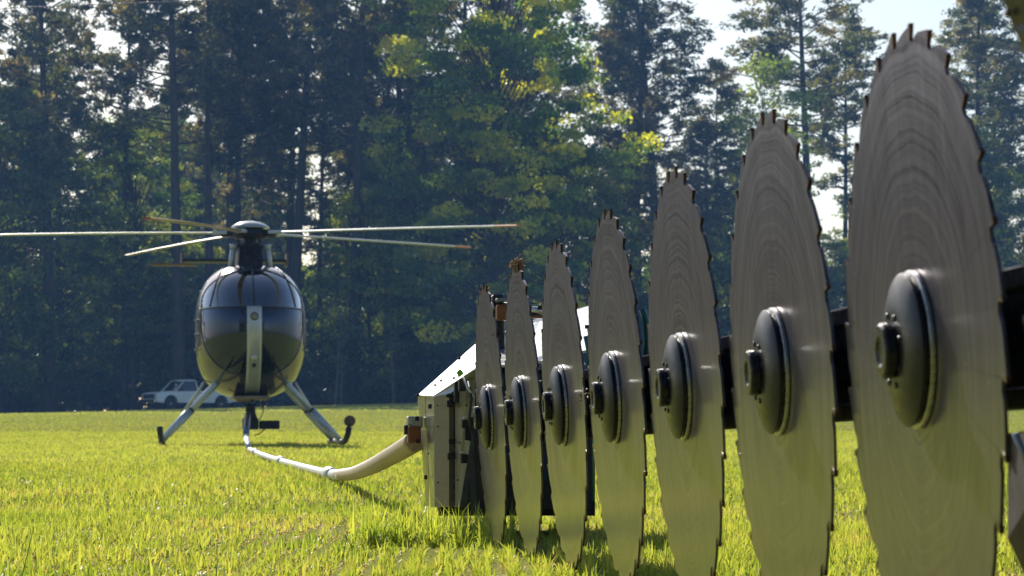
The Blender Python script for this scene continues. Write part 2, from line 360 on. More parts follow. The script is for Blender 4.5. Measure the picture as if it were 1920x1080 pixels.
# ------------------------------------------------------------------ grass (stuff)
rng = np.random.default_rng(7)
def grass_band(y0, y1, dens, h, wd, seg2=True, dead=.12, xm=.24, pad=.8):
    area = xm * 2 * (y1 * y1 - y0 * y0) / 2 + 2 * pad * (y1 - y0)
    n = int(area * dens)
    u = rng.random(n); y = np.sqrt(y0 * y0 + u * (y1 * y1 - y0 * y0)); x = (rng.random(n) * 2 - 1) * (xm * y + pad)
    # clumping: pull blades towards tuft centres
    cell = .035 * (1 + y0 / 8); kx = np.round(x / cell) * cell; ky = np.round(y / cell) * cell
    jx = np.sin(kx * 913.1 + ky * 377.7) * .5 * cell; jy = np.cos(kx * 517.3 + ky * 791.9) * .5 * cell
    x = x + (kx + jx - x) * .45; y = y + (ky + jy - y) * .45
    z = gz(x, y)
    patch = .5 + .25 * (np.sin(x * 3.1 + 1.3 * np.sin(y * 1.7)) + np.sin(y * 2.3 + 2.1 * np.sin(x * 1.1 + y * .4)))
    hh = h * (.45 + .55 * rng.random(n)) * (.80 + .35 * patch) * (1 + .5 * (rng.random(n) > .96))
    ww = wd * (.6 + .8 * rng.random(n))
    az = rng.random(n) * 2 * PI; lean = np.abs(rng.normal(0, .95, n)) ; face = az + rng.normal(PI / 2, .5, n)
    isdead = rng.random(n) < dead * (.3 + 1.4 * (1 - patch))
    hh = np.where(isdead, hh * .75, hh); lean = np.where(isdead, lean + .9, lean)
    dx, dy = np.cos(az), np.sin(az); fx, fy = np.cos(face), np.sin(face)
    base = np.stack([x, y, z - .005], 1); sd = np.stack([fx, fy, np.zeros(n)], 1) * (ww / 2)[:, None]
    l1 = np.sin(lean * .6); c1 = np.cos(lean * .6); l2 = np.sin(np.minimum(lean * 1.7, 2.2)); c2 = np.cos(np.minimum(lean * 1.7, 2.2))
    mid = base + np.stack([dx * l1, dy * l1, c1], 1) * (hh * .55)[:, None]
    tip = mid + np.stack([dx * l2, dy * l2, c2], 1) * (hh * .5)[:, None]
    tint = np.where(isdead, .95 + .5 * rng.random(n), (0 if seg2 else .3) + rng.random(n) * (.8 if seg2 else .45))  # far blades get a brighter tint in place of missing sunlight
    if seg2:
        V = np.stack([base - sd, base + sd, mid + sd * .85, mid - sd * .85, tip], 1).reshape(-1, 3)
        idx = np.arange(n)[:, None] * 5
        quads = (idx + np.array([0, 1, 2, 3])); tris = (idx + np.array([3, 2, 4]))
        loops = np.concatenate([quads, tris], 1).ravel(); starts = (np.arange(n)[:, None] * 7 + np.array([0, 4])).ravel(); tv = np.repeat(tint, 5)
    else:
        V = np.stack([base - sd, base + sd, mid + (tip - mid) * .6], 1).reshape(-1, 3)
        loops = np.arange(n * 3); starts = np.arange(n) * 3; tv = np.repeat(tint, 3)
    return V, loops, starts, tv
def np_mesh(name, V, loops, starts, tv, mat):
    me = bpy.data.meshes.new(name)
    me.vertices.add(len(V)); me.vertices.foreach_set('co', V.astype(np.float32).ravel())
    me.loops.add(len(loops)); me.loops.foreach_set('vertex_index', loops.astype(np.int32))
    me.polygons.add(len(starts)); me.polygons.foreach_set('loop_start', starts.astype(np.int32))
    a = me.attributes.new('tint', 'FLOAT', 'POINT'); a.data.foreach_set('value', tv.astype(np.float32))
    me.update(calc_edges=True); me.materials.append(mat); return me
for (y0, y1, dens, h, wd, s2, dead) in [(3.3, 9, 8600, .044, .0040, True, .55), (9, 20, 1700, .050, .0065, True, .28),
                                        (20, 56, 400, .055, .012, False, .12), (44, 110, 60, .062, .035, False, .06), (110, 174, 14, .07, .07, False, .05)]:
    V, l, s, t = grass_band(y0, y1, dens, h, wd, s2, dead)
    g = link('grass', np_mesh('grass', V, l, s, t, M['grass']))
    tag(g, 'short sunlit yellow green grass covering the field', 'grass', kind='stuff')
V, l, s, t = grass_band(6.35, 6.72, 14000, .12, .0042, True, .1, 0.0, .17)
V[:, 0] -= .19
g = link('grass', np_mesh('grass', V, l, s, t, M['grass'])); tag(g, 'longer grass tufts round the foot of the saw housing', 'grass', kind='stuff')
# dark weed stalks in the nearest grass
mbw = MB()
for (px, py, Y, hpx, lean) in [(28, 1082, 4.3, 110, .3), (403, 1085, 4.5, 50, .08), (1118, 1090, 4.6, 70, -.1), (640, 985, 5.6, 40, .3)]:
    p = PX(px, py, Y); p.z = gzf(p.x, p.y); L_ = hpx * Y / F
    mbw.tube([p, p + Vector((lean * L_ * .4, 0, L_ * .5)), p + Vector((lean * L_, 0.01, L_ + .03))], [.0013, .0012, .0005], 5)
tag(mbw.build('weed_stalks', M['leaf_green']), 'thin darker weed stalks standing up from the nearest grass', 'weeds', kind='stuff')

# ------------------------------------------------------------------ trees
def leaf_quads(centers, size, rs, aspect=.6, flat=0.0, up=None):
    "one randomly turned quad per centre"
    n = len(centers); a = rs.normal(size=(n, 3)); a /= np.linalg.norm(a, axis=1)[:, None]
    if flat: a[:, 2] *= (1 - flat); a /= np.linalg.norm(a, axis=1)[:, None]
    b_ = rs.normal(size=(n, 3)); b_ -= a * (a * b_).sum(1)[:, None]; b_ /= np.linalg.norm(b_, axis=1)[:, None]
    s_ = size * (.6 + .8 * rs.random(n)); A = a * s_[:, None] / 2; B = b_ * (s_ * aspect)[:, None] / 2
    V = np.stack([centers - A, centers + B, centers + A, centers - B], 1).reshape(-1, 3)
    return V
def crown_mesh(name, cen, size, mat, rs, aspect=.6, tint=None, flat=0):
    V = leaf_quads(cen, size, rs, aspect, flat); n = len(cen)
    t = rs.random(n) if tint is None else tint
    return np_mesh(name, V, np.arange(4 * n), np.arange(n) * 4, np.repeat(t, 4), mat)
def wobble_trunk(H, r0, rs, lean=0.02, n=12, top=.15):
    pts = []; x = y = 0.0; dx, dy = rs.normal(0, lean, 2)
    for i in range(n + 1):
        t = i / n; pts.append(Vector((x, y, t * H))); dx += rs.normal(0, .008); dy += rs.normal(0, .008); x += dx * H / n; y += dy * H / n
    rad = [r0 * (1 + .5 * math.exp(-i * 1.6)) * (1 - (1 - top) * (i / n)) for i in range(n + 1)]
    return pts, rad
def along(pts, z):
    H = pts[-1].z; t = z / H * (len(pts) - 1); i = min(int(t), len(pts) - 2); return pts[i].lerp(pts[i + 1], t - i)
def make_pine(seed, H=27, r0=.24, c0=.42, spread=3.6, nl=54):
    rs = np.random.default_rng(seed); mb = MB(); pts, rad = wobble_trunk(H, r0, rs, .012)
    mb.tube(pts, rad, 9); cen = []; tint = []
    for k in range(nl):
        t = (k + rs.random()) / nl; z = H * (c0 + (1 - c0) * t * .985)
        p = along(pts, z); az = rs.random() * 2 * PI
        Lb = spread * (.45 + .75 * math.sin(PI * min(1, .18 + t * .80))) * (.55 + .6 * rs.random()) * (1 - .5 * t ** 3)
        if t < .2: Lb *= (.5 + rs.random() * .7)
        rise = .1 + .5 * t + rs.normal(0, .12)
        q = [p + Vector((math.cos(az) * Lb * s_, math.sin(az) * Lb * s_, Lb * (rise * s_ + .12 * s_ * s_))) for s_ in (0, .35, .7, 1)]
        mb.tube(q, [.055 * (1 - .5 * t) * (1.2 - s_) + .008 for s_ in (0, .35, .7, 1)], 4, caps=False)
        if t < .12 and rs.random() < .55: continue      # bare dead limbs low down
        nc = int(3 + Lb * 2.6); tv = rs.random()
        for j in range(nc):
            s_ = .35 + .7 * rs.random(); i = min(int(s_ * 3), 2)
            c = q[i].lerp(q[i + 1], min(1, s_ * 3 - i)) + Vector(rs.normal(0, .18 + .14 * Lb * .5, 3).tolist())
            m_ = int(34 + 22 * rs.random()); rr = .36 + .30 * rs.random()
            d = rs.normal(size=(m_, 3)); d /= np.linalg.norm(d, axis=1)[:, None]; d[:, 2] *= .55
            cc = np.array(c) + d * rr * (rs.random(m_) ** .5)[:, None]; cen.append(cc); tint += [tv * .6 + rs.random() * .4] * m_
    cen = np.concatenate(cen); 
    return mb.mesh('trunk', M['bark']), crown_mesh('crown', cen, .28, M['needles'], rs, .34, np.array(tint))
def make_broad(seed, H=20, spread=5.5, c0=.18, r0=.22, leaf='broadleaf', ncl=170, size=.24, per=130, shape=1.0):
    rs = np.random.default_rng(seed); mb = MB(); pts, rad = wobble_trunk(H * .8, r0, rs, .02, top=.2)
    mb.tube(pts, rad, 8); cen = []; tint = []
    off = Vector((seed * 7.3, seed * 3.1, 0))
    for k in range(ncl):
        u = rs.random(); z = H * (c0 + (1 - c0) * u)
        prof = math.sin(PI * (.12 + .80 * u) ** shape) ** .7
        az = rs.random() * 2 * PI; lump = 1 + .75 * noise.noise(Vector((math.cos(az) * 1.6, math.sin(az) * 1.6, z * .22)) + off)
        rr = spread * prof * lump * (.45 + .6 * rs.random() ** .6)
        base = along(pts, min(z * .72, H * .78)); tipp = Vector((math.cos(az) * rr + base.x, math.sin(az) * rr + base.y, z))
        if k % 2 == 0:
            midp = base.lerp(tipp, .5) + Vector((0, 0, rr * .08)); mb.tube([base, midp, tipp], [.06, .035, .012], 4, caps=False)
        m_ = int(per * (.5 + rs.random())); s_ = .55 + .65 * rs.random()
        d = rs.normal(size=(m_, 3)); d /= np.linalg.norm(d, axis=1)[:, None]; d *= (rs.random(m_) ** .45)[:, None]; d[:, 2] *= .5
        # leaves hang in flat drooping layers
        cen.append(np.array(tipp) + d * s_ * np.array([1.25, 1.25, 1.0])); tv = rs.random(); tint += [tv] * m_
    return mb.mesh('trunk', M['bark']), crown_mesh('crown', np.concatenate(cen), size, M[leaf], rs, .62, np.array(tint), .2)
def make_shrub(seed, H=5, W=3, leaf='shrubleaf', n=3200, size=.2):
    rs = np.random.default_rng(seed); mb = MB(); cen = []; tint = []
    for k in range(9):
        az = rs.random() * 2 * PI; r = W * .5 * rs.random(); tp = Vector((math.cos(az) * r, math.sin(az) * r, H * (.5 + .45 * rs.random())))
        mb.tube([(r * .15 * math.cos(az), r * .15 * math.sin(az), -.1), tuple(tp * .5 + Vector((0, 0, .3))), tuple(tp)], [.05, .03, .01], 4, caps=False)
    for k in range(44):
        az = rs.random() * 2 * PI; z = H * (.04 + .93 * rs.random()); pr = (1 - (z / H) ** 2.2) ** .5
        r = W * .6 * pr * (.3 + .8 * rs.random() ** .6); m_ = int(n / 44 * (.4 + 1.2 * rs.random()))
        d = rs.normal(size=(m_, 3)); d /= np.linalg.norm(d, axis=1)[:, None]; d *= (rs.random(m_) ** .4)[:, None] * (.4 + .55 * rs.random())
        d[:, 2] *= .6; cen.append(np.array([math.cos(az) * r, math.sin(az) * r, z]) + d); tint += [rs.random()] * m_
    return mb.mesh('stem', M['bark']), crown_mesh('foliage', np.concatenate(cen), size, M[leaf], rs, .6, np.array(tint))

pines = [make_pine(11, 29, .38, .40, 3.6, 58), make_pine(12, 27, .22, .50, 3.1, 44), make_pine(13, 31, .40, .45, 4.2, 60),
         make_pine(14, 25, .20, .36, 2.8, 46), make_pine(15, 28, .34, .58, 3.8, 40)]
broads = [make_broad(21, 19, 4.6), make_broad(22, 15, 4.0, .1, .18), make_broad(23, 22, 5.2, .2, .26, ncl=190)]
big_oak = make_broad(31, 27, 6.4, .10, .38, 'oakleaf', ncl=360, per=190, size=.25, shape=.9)
light_tree = make_broad(32, 17, 2.6, .25, .16, 'lightleaf', 90, .22, 80)
shrubs = [make_shrub(41, 5, 4), make_shrub(42, 7, 4.5, n=4000), make_shrub(43, 3.2, 3.5, n=2400)]
pale_sapling = None

def place_tree(kind, pair, X, Y, rz, s=1.0, sz=1.0, label='', group=None, cat='tree', names=('trunk', 'crown')):
    r = empty(kind, (X, Y, gzf(X, Y) - .05), rz); r.scale = (s, s, s * sz)
    link(names[0], pair[0], r); link(names[1], pair[1], r)
    return tag(r, label, cat, group)
def atpx(px, Y): return (px - 960) * Y / F
rt = random.Random(5)
# pines whose trunks the photograph lets one follow
LEFTP = [(92, 177, 0, 'thick dark pine near the left edge, left of the truck'),
         (232, 182, 1, 'slim pine standing behind the upper left rotor blade tip'),
         (338, 178, 2, 'tall pine whose bare trunk crosses the bright sky gap left of the rotor hub'),
         (397, 181, 4, 'straight dark pine just left of the rotor hub'),
         (440, 186, 1, 'dark pine directly behind the rotor hub'),
         (662, 180, 2, 'tall dark pine right of the rotor hub, between hub and big oak'),
         (600, 188, 3, 'slender pine between the rotor hub and the oak'),
         (760, 184, 0, 'dark pine just left of the big green oak')]
for px, Y, k, lb in LEFTP:
    place_tree('pine_tree', pines[k], atpx(px, Y), Y, rt.random() * 6.3, 1.12, 1.06, lb, 'pines along the field edge')
RIGHTP = [(1185, 214, 0, 1.02, 'pine with a pointed crown right of the big oak'),
          (1250, 220, 2, 1.03, 'broad crowned pine standing against the sky above the third saw blade from the right'),
          (1345, 226, 3, .98, 'shorter pine between the two tall pines on the skyline'),
          (1520, 212, 4, 1.10, 'tall spreading pine against the sky above the second saw blade from the right'),
          (1590, 224, 1, 1.02, 'pine on the skyline just left of the nearest whole saw blade'),
          (1835, 216, 0, .98, 'pine whose thin trunk shows right of the nearest whole saw blade'),
          (1900, 226, 2, .95, 'pine at the right edge behind the plate corner')]
for px, Y, k, s, lb in RIGHTP:
    place_tree('pine_tree', pines[k], atpx(px, Y), Y, rt.random() * 6.3, s * 1.38, .80, lb, 'pines on the right skyline')
place_tree('oak_tree', big_oak, atpx(925, 172), 176, 1.0, 1.12, 1.12, 'big leafy green tree with sunlit yellow green right edge', None)
place_tree('broadleaf_tree', broads[2], atpx(1085, 180), 186, 2.0, .85, .9, 'mid green leafy tree at the right foot of the big oak', 'leafy trees along the field edge')
place_tree('broadleaf_tree', light_tree, atpx(1440, 205), 205, .5, 1.35, 1.08, 'pale yellow green leafy tree below the skyline pines', 'leafy trees along the field edge')
place_tree('broadleaf_tree', broads[1], atpx(-10, 174), 175, .5, 1.15, 1.2, 'bright green leafy tree cut by the left edge of the photo', 'leafy trees along the field edge')
# the rest of the wood, rows behind one another
n_gen = 0
MARKS = [(-80, 'left of the photo edge'), (20, 'at the left photo edge'), (110, 'above the left rotor blade'), (200, 'left of the short blade tip'), (290, 'above the truck grille'),
         (375, 'above the truck door'), (470, 'above the rotor hub'), (560, 'above the right cockpit side'), (650, 'above the round skid mirror'),
         (740, 'between mirror and housing'), (830, 'above the saw housing'), (925, 'above the smallest blade'), (1000, 'above the second smallest blade'),
         (1075, 'above the third blade from the left'), (1160, 'above the fourth blade from the left'), (1290, 'above the fifth blade from the left'), (1400, 'left of the second-largest blade'),
         (1500, 'above the second largest blade'), (1600, 'between the two largest blades'), (1740, 'behind the largest blade'), (1860, 'right of the largest blade'), (1990, 'at the right photo edge'), (2200, 'beyond the right photo edge')]
ROWN = {184: 'second row of trees', 194: 'third row of trees', 206: 'fourth row of trees', 222: 'rearmost row of trees', 179: 'front row of undergrowth', 188: 'middle row of undergrowth', 203: 'rear row of undergrowth'}
used = {}
def gen_label(kind, px, Y):
    nm = min(MARKS, key=lambda q: abs(q[0] - px))[1]
    base = {'pine_tree': 'dark pine', 'broadleaf_tree': 'dark leafy tree', 'shrub': 'leafy shrub'}[kind]
    key = (base, Y, nm); c = used.get(key, 0); used[key] = c + 1
    if c: base = ['', 'another ' + base, 'a third ' + base, 'a fourth ' + base][min(c, 3)]
    return f'{base} in the {ROWN[Y]}, {nm}'
for (Y, x0, x1, step, lift) in [(184, -37, 2.4, 3.6, 1.0), (194, -40, 2.6, 3.8, 1.0), (206, -44, 42, 4.2, .97), (222, -48, 50, 5.0, .95)]:
    x = x0
    while x < x1:
        X = x + rt.uniform(-1.2, 1.2); yy = Y + rt.uniform(-4, 4); px = 960 + X / yy * F
        r = rt.random()
        if px > 1080:                     # lower leafy wood in front of the skyline pines
            if r < .5: k, pr, s = 'broadleaf_tree', broads[rt.randrange(3)], rt.uniform(.7, .95)
            else: k, pr, s = 'pine_tree', pines[rt.choice((1, 3, 4))], rt.uniform(.66, .86)
        elif r < .62: k, pr, s = 'pine_tree', pines[rt.randrange(5)], rt.uniform(.92, 1.12)
        else: k, pr, s = 'broadleaf_tree', broads[rt.randrange(3)], rt.uniform(.8, 1.15)
        lb = gen_label(k, px, Y)
        place_tree(k, pr, X, yy, rt.random() * 6.3, s * lift, 1.0, lb, 'crowded pines of the wood' if k == 'pine_tree' else 'crowded leafy trees of the wood')
        n_gen += 1
        x += step * rt.uniform(.8, 1.25)
# undergrowth along the edge of the wood
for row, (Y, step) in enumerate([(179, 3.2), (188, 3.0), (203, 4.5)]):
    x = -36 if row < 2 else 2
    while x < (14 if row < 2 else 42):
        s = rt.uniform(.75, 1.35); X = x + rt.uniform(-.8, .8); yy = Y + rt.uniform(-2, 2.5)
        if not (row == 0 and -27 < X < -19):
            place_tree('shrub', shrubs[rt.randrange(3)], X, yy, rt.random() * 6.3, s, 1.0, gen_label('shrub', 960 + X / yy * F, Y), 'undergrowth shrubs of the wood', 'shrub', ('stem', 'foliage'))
        x += step * rt.uniform(.8, 1.2)
# far mass of the wood: one piece, nobody could count it
rs = np.random.default_rng(77)
def far_wood(x0, x1, y, n, hmax, depth=8):
    X = rs.uniform(x0, x1, n); Y = y + rs.uniform(0, depth, n); top = hmax * (.72 + .28 * np.sin(X * .37 + 1.7 * np.sin(X * .11)))
    Z = rs.random(n) ** .85 * top; return np.stack([X, Y, Z + gz(X, Y)], 1)
cen = np.concatenate([far_wood(-60, 4, 238, 95000, 26, 14), far_wood(8, 70, 250, 45000, 17), far_wood(-135, -42, 180, 70000, 31, 16), far_wood(-75, 75, -52, 60000, 30, 10)])  # unseen left and rear stretches added so blades and glass reflect dark trees
fw = link('far_wood', crown_mesh('far_wood', cen, .75, M['broadleaf'], rs, .6, np.repeat(.3, len(cen))))
tag(fw, 'dense dark wood behind the nearer trees, with unseen stretches added for reflections', 'wood', kind='stuff')
# pale bare saplings at the edge
def sapling(px, Y, H, seed, label):
    rs = np.random.default_rng(seed); t = empty('sapling', (atpx(px, Y), Y, gzf(atpx(px, Y), Y)), 0)
    mb = MB(); pts, rad = wobble_trunk(H, .07, rs, .04, 8); mb.tube(pts, rad, 6)
    mb.build('trunk', M['bark_pale'], t); br = MB()
    for k in range(16):
        z = H * (.3 + .68 * rs.random()); p = along(pts, z); az = rs.random() * 2 * PI; L_ = 1.6 * rs.random() + .5
        q = p + Vector((math.cos(az) * L_ * .7, math.sin(az) * L_ * .4, L_ * .6)); br.tube([p, p.lerp(q, .5) + Vector((0, 0, .08)), q], [.03, .018, .006], 4, caps=False)
        q2 = q + Vector((math.cos(az + .7) * L_ * .4, 0, L_ * .3)); br.tube([p.lerp(q, .6), q2], [.014, .004], 4, caps=False)
    br.build('branches', M['bark_pale'], t)
    return tag(t, label, 'tree', 'pale bare saplings at the wood edge')
sapling(628, 176.5, 7.5, 3, 'pale bare sapling just right of the helicopter at the wood edge')
sapling(738, 176, 7, 9, 'leaning pale bare sapling between the helicopter and the saw housing')
sapling(640, 177.5, 5, 12, 'shorter forked bare sapling beside the one nearest the helicopter')
# faint cable high on the left
t = empty('overhead_cable', PX(150, 12, 120)); o_ = Vector(t.location)
MB().tube([PX(-200, 26, 120) - o_, PX(50, 14, 120) - o_, PX(300, 4, 120) - o_, PX(600, -6, 120) - o_], .022, 6).build('cable', M['rust_plate'], t)
tag(t, 'thin reddish cable across the tree tops in the upper left corner', 'cable')

# ------------------------------------------------------------------ pickup truck
def build_truck(loc, rz):
    T = empty('pickup_truck', loc, rz); tag(T, 'white pickup truck parked at the wood edge behind the helicopter', 'truck')
    # local: x forward, y to its left, z up
    def side_loft(outline, halfw, name, mat, inset=.06):
        mb = MB(); n = len(outline); V = []
        for (yy, k) in ((-halfw, 1), (halfw, 1)):
            for x, z, tuck in outline: V.append((x, yy * (1 - tuck), z))
        mb.add(V, [tuple(range(n)), tuple(reversed(range(n, 2 * n)))] + [(i, i + n, (i + 1) % n + n, (i + 1) % n) for i in range(n)])
        return mb
    def arch(cx, r=.46, z0=.42):
        return [(cx + r * math.cos(a), z0 + r * math.sin(a), 0) for a in np.linspace(0, PI, 9)]
    lo = [(2.55, .48, .02), (2.58, .78, .02), (2.50, .98, .04), (1.2, 1.10, .03), (-.62, 1.12, .02), (-.66, 1.14, 0), (-2.72, 1.14, 0), (-2.76, .52, 0)]
    lo = lo + [(-1.95 - .0, .45, 0)][:0]
    low = [(-2.2, .42, 0)] + list(reversed(arch(-1.75)))  [:] + list(reversed(arch(1.62))) + [(2.3, .42, 0)]
    mb = side_loft(lo + low, .96, 'body', None)
    body = mb.build('body', M['truck_paint'], T)
    bv = body.modifiers.new('bevel', 'BEVEL'); bv.width = .035; bv.segments = 2; bv.limit_method = 'ANGLE'
    # cab
    x0, x1, x2, x3 = 1.28, .66, -.12, -.22
    c = MB(); 
    zb, zt, wb, wt = 1.09, 1.73, .90, .74
    P = [(x0, -wb, zb), (x0, wb, zb), (x3, wb, zb), (x3, -wb, zb), (x1, -wt, zt), (x1, wt, zt), (x2, wt, zt), (x2, -wt, zt)]
    # pillars and roof as solid bars
    E = lambda a, b_: c.tube([P[a], P[b_]], .045, 6)
    for a, b_ in ((0, 4), (1, 5), (2, 6), (3, 7)): E(a, b_)
    c.slab([Vector(P[i]) + Vector((0, 0, .05)) for i in (4, 5, 6, 7)], .09)
    for a, b_ in ((4, 5), (5, 6), (6, 7), (7, 4)): E(a, b_)
    c.build('cab_frame', M['truck_paint'], T)
    def pane(idx, nm, sh=.02):
        q = [Vector(P[i]) for i in idx]; cc = sum(q, Vector()) / 4
        MB().slab([p.lerp(cc, sh) for p in q], .008).build(nm, M['truck_glass'], T)
    pane((0, 1, 5, 4), 'windshield'); pane((2, 3, 7, 6), 'rear_window'); pane((0, 4, 7, 3), 'side_window'); pane((1, 2, 6, 5), 'side_window')
    MB().box((.1, 0, 1.12), (.5, 1.5, .5)).box((-.2, 0, 1.3), (.18, 1.4, .4)).build('seat', M['seat'], T)
    # bed cavity rim
    MB().box((-1.7, 0, 1.155), (1.9, 1.55, .02)).build('bed_floor', M['rubber'], T)
    # front
    MB().bbox((2.57, 0, .80), (.05, 1.35, .26), .01).build('grille', M['rubber'], T)
    g = MB()
    for z in (.72, .80, .88): g.box((2.605, 0, z), (.015, 1.30, .015))
    g.build('grille_bar', M['chrome'], T)
    for s in (-1, 1):
        h = MB().bbox((2.58, s * .80, .82), (.06, .24, .2), .01).build('headlight', M['lamp_lens'], T)
    MB().bbox((2.66, 0, .52), (.14, 1.9, .2), .03).build('bumper', M['chrome'], T)
    MB().bbox((-2.84, 0, .55), (.12, 1.85, .18), .03).build('bumper', M['chrome'], T)
    MB().box((1.85, 0, 1.055), (1.1, 1.3, .03), Matrix.Rotation(.09, 3, 'Y')).build('hood_panel', M['truck_paint'], T)
    for s in (-1, 1):
        d = MB().bbox((.18, s * .955, .80), (1.22, .03, .56), .01).build('door', M['truck_paint'], T)
        MB().bbox((-.32, s * .985, .98), (.16, .02, .04), .006).build('handle', M['rubber'], d)
        MB().bbox((.92, s * 1.07, 1.22), (.08, .16, .18), .02).tube([(.85, s * .92, 1.12), (.9, s * 1.02, 1.2)], .015, 6).build('mirror', M['rubber'], T)
        for cx in (1.62, -1.75):
            Mx = Matrix.Translation((cx, s * .82, .37)) @ Matrix.Rotation(-s * PI / 2, 4, 'X')
            wv = MB().lathe([(.24, -.12), (.35, -.12), (.37, -.09), (.37, .09), (.35, .12), (.24, .12)], 28, Mx).build('wheel', M['tyre'], T, 30)
            MB().lathe([(.23, -.05), (.24, .10), (.20, .112), (.16, .09), (.07, .10), (.05, .13)], 20, Mx).build('rim', M['chrome'], wv, 30)
    MB().box((0, 0, .45), (4.4, 1.4, .2)).build('chassis', M['rubber'], T)
    return T
tx = atpx(351, 173); tk = build_truck((tx, 173.3, gzf(tx, 173) - .03), PI + R_(35)); tk.scale = (1.06, 1.06, 1.06)

# ------------------------------------------------------------------ helicopter
HY, HX = 38.0, (469 - 960) * 38.0 / F
HG = 0.02
H = empty('helicopter', (HX, HY, HG), R_(8)); tag(H, 'glossy silver grey helicopter standing on skids, nose toward the saw', 'helicopter')
S = 135.7
AX, AZ, CZ, PP = .745, .91, 1.572, 2.7         # half width, half height, centre height above ground, section power
def front_depth(x, z, e=0.0):
    a, b_, c_ = AX + e, AZ + e, 1.30 + e
    s = (abs(x / a) ** PP + abs((z - CZ) / b_) ** PP) ** (2 / PP)
    return -c_ * math.sqrt(max(0, 1 - s))
def section(y):
    "scale x, scale z, centre z of the hull at station y (nose is negative)"
    if y <= 0:
        k = math.sqrt(max(0, 1 - (y / 1.30) ** 2)); return k, k, CZ
    if y < .9: return 1 - .05 * (y / .9) ** 2, 1 - .03 * (y / .9) ** 2, CZ
    t = smooth(.9, 3.0, y); return .95 * (1 - t) + t * .2, .97 * (1 - t) + t * .2, CZ * (1 - t) + t * 2.02
NA = 96
st = [-1.30 * math.cos(a) for a in np.linspace(0.03, PI / 2, 34)] + [.2, .45, .7, .9, 1.2, 1.5, 1.8, 2.1, 2.4, 2.7, 3.0]
V = []; grid = []
for y in st:
    kx, kz, cz = section(y)
    for i in range(NA):
        a = 2 * PI * i / NA; ca, sa = math.cos(a), math.sin(a)
        rr = (abs(ca) ** PP + abs(sa) ** PP) ** (-1 / PP)
        V.append((AX * kx * ca * rr, y, cz + AZ * kz * sa * rr))
# openings behind the glass panels (front view x, z)
Z = lambda py: (HOR - py) / S + CAMZ - HG
zsplit = Z(583); ztop = Z(512); zbot = Z(706)
def in_glass(x, y, z):
    if y > -.12: return False
    if z > zsplit: lim = .655 * (1 - max(0, (z - zsplit) / (ztop - zsplit)) ** 2.6) + 0.02; return z < ztop and abs(x) < lim
    t = (zsplit - z) / (zsplit - zbot); lim = .66 * max(0, 1 - t ** 3.2) ** .45; return z > zbot and abs(x) < lim
f_ = []; 
for j in range(len(st) - 1):
    for i in range(NA):
        q = (j * NA + i, j * NA + (i + 1) % NA, (j + 1) * NA + (i + 1) % NA, (j + 1) * NA + i)
        c = sum((Vector(V[k]) for k in q), Vector()) / 4
        if in_glass(c.x * 1.03, c.y, c.z): continue
        f_.append(q)
mb = MB(); mb.add(V, f_, True); mb.add([V[i] for i in range(NA)], [tuple(range(NA))] if not in_glass(0, -1.2, CZ) else [])
mb.add([V[(len(st) - 1) * NA + i] for i in range(NA)], [tuple(range(NA))])
hull = mb.build('fuselage', M['heli_paint'], H)
hull.modifiers.new('solid', 'SOLIDIFY').thickness = .012
# glass panels, laid over the openings
def panel(side, upper, e=.012):
    n, m_ = 26, 26; V = []
    for j in range(m_ + 1):
        t = j / m_
        z = zsplit + (ztop + .02 - zsplit) * t if upper else zsplit - (zsplit - zbot + .01) * t
        if upper: lim = .675 * max(0, 1 - t ** 2.6) ** .62 + .01
        else: lim = .68 * max(0, 1 - t ** 3.2) ** .45 + .008
        for i in range(n + 1):
            u = i / n; x0 = .012 if upper else .095
            x = side * (x0 + max(0, lim - x0) * u)
            V.append((x, front_depth(x, z, e), z))
    fs = [(j * (n + 1) + i, j * (n + 1) + i + 1, (j + 1) * (n + 1) + i + 1, (j + 1) * (n + 1) + i) for j in range(m_) for i in range(n)]
    if (side > 0) != upper: fs = [tuple(reversed(f)) for f in fs]
    return MB().add(V, fs, True), V, n, m_
rims = MB()
for side in (-1, 1):
    for upper in (True, False):
        mbp, VV, n, m_ = panel(side, upper)
        mbp.build('windshield_panel' if upper else 'chin_window', M['glass'] if upper else M['glass_low'], H)
        edge = [Vector(VV[j * (n + 1) + n]) for j in range(m_ + 1)]
        rims.tube(edge, .011, 6)
def on_nose(x, z, e=.014): return Vector((x, front_depth(x, z, e), z))
rims.tube([on_nose(x, zsplit) for x in np.linspace(-.70, .70, 40)], .013, 6)
rims.tube([on_nose(0, z) for z in np.linspace(zsplit, ztop + .05, 20)], .013, 6)
rims.build('window_frame', M['heli_black'], H)
# overhead window seams
for s in (-1, 1):
    se = MB(); se.tube([on_nose(s * (.34 + .24 * t ** .7), Z(503) - (Z(503) - zsplit - .02) * t ** 1.3, .016) for t in np.linspace(0, 1, 14)], .009, 5)
    se.build('window_seam', M['heli_black'], H)
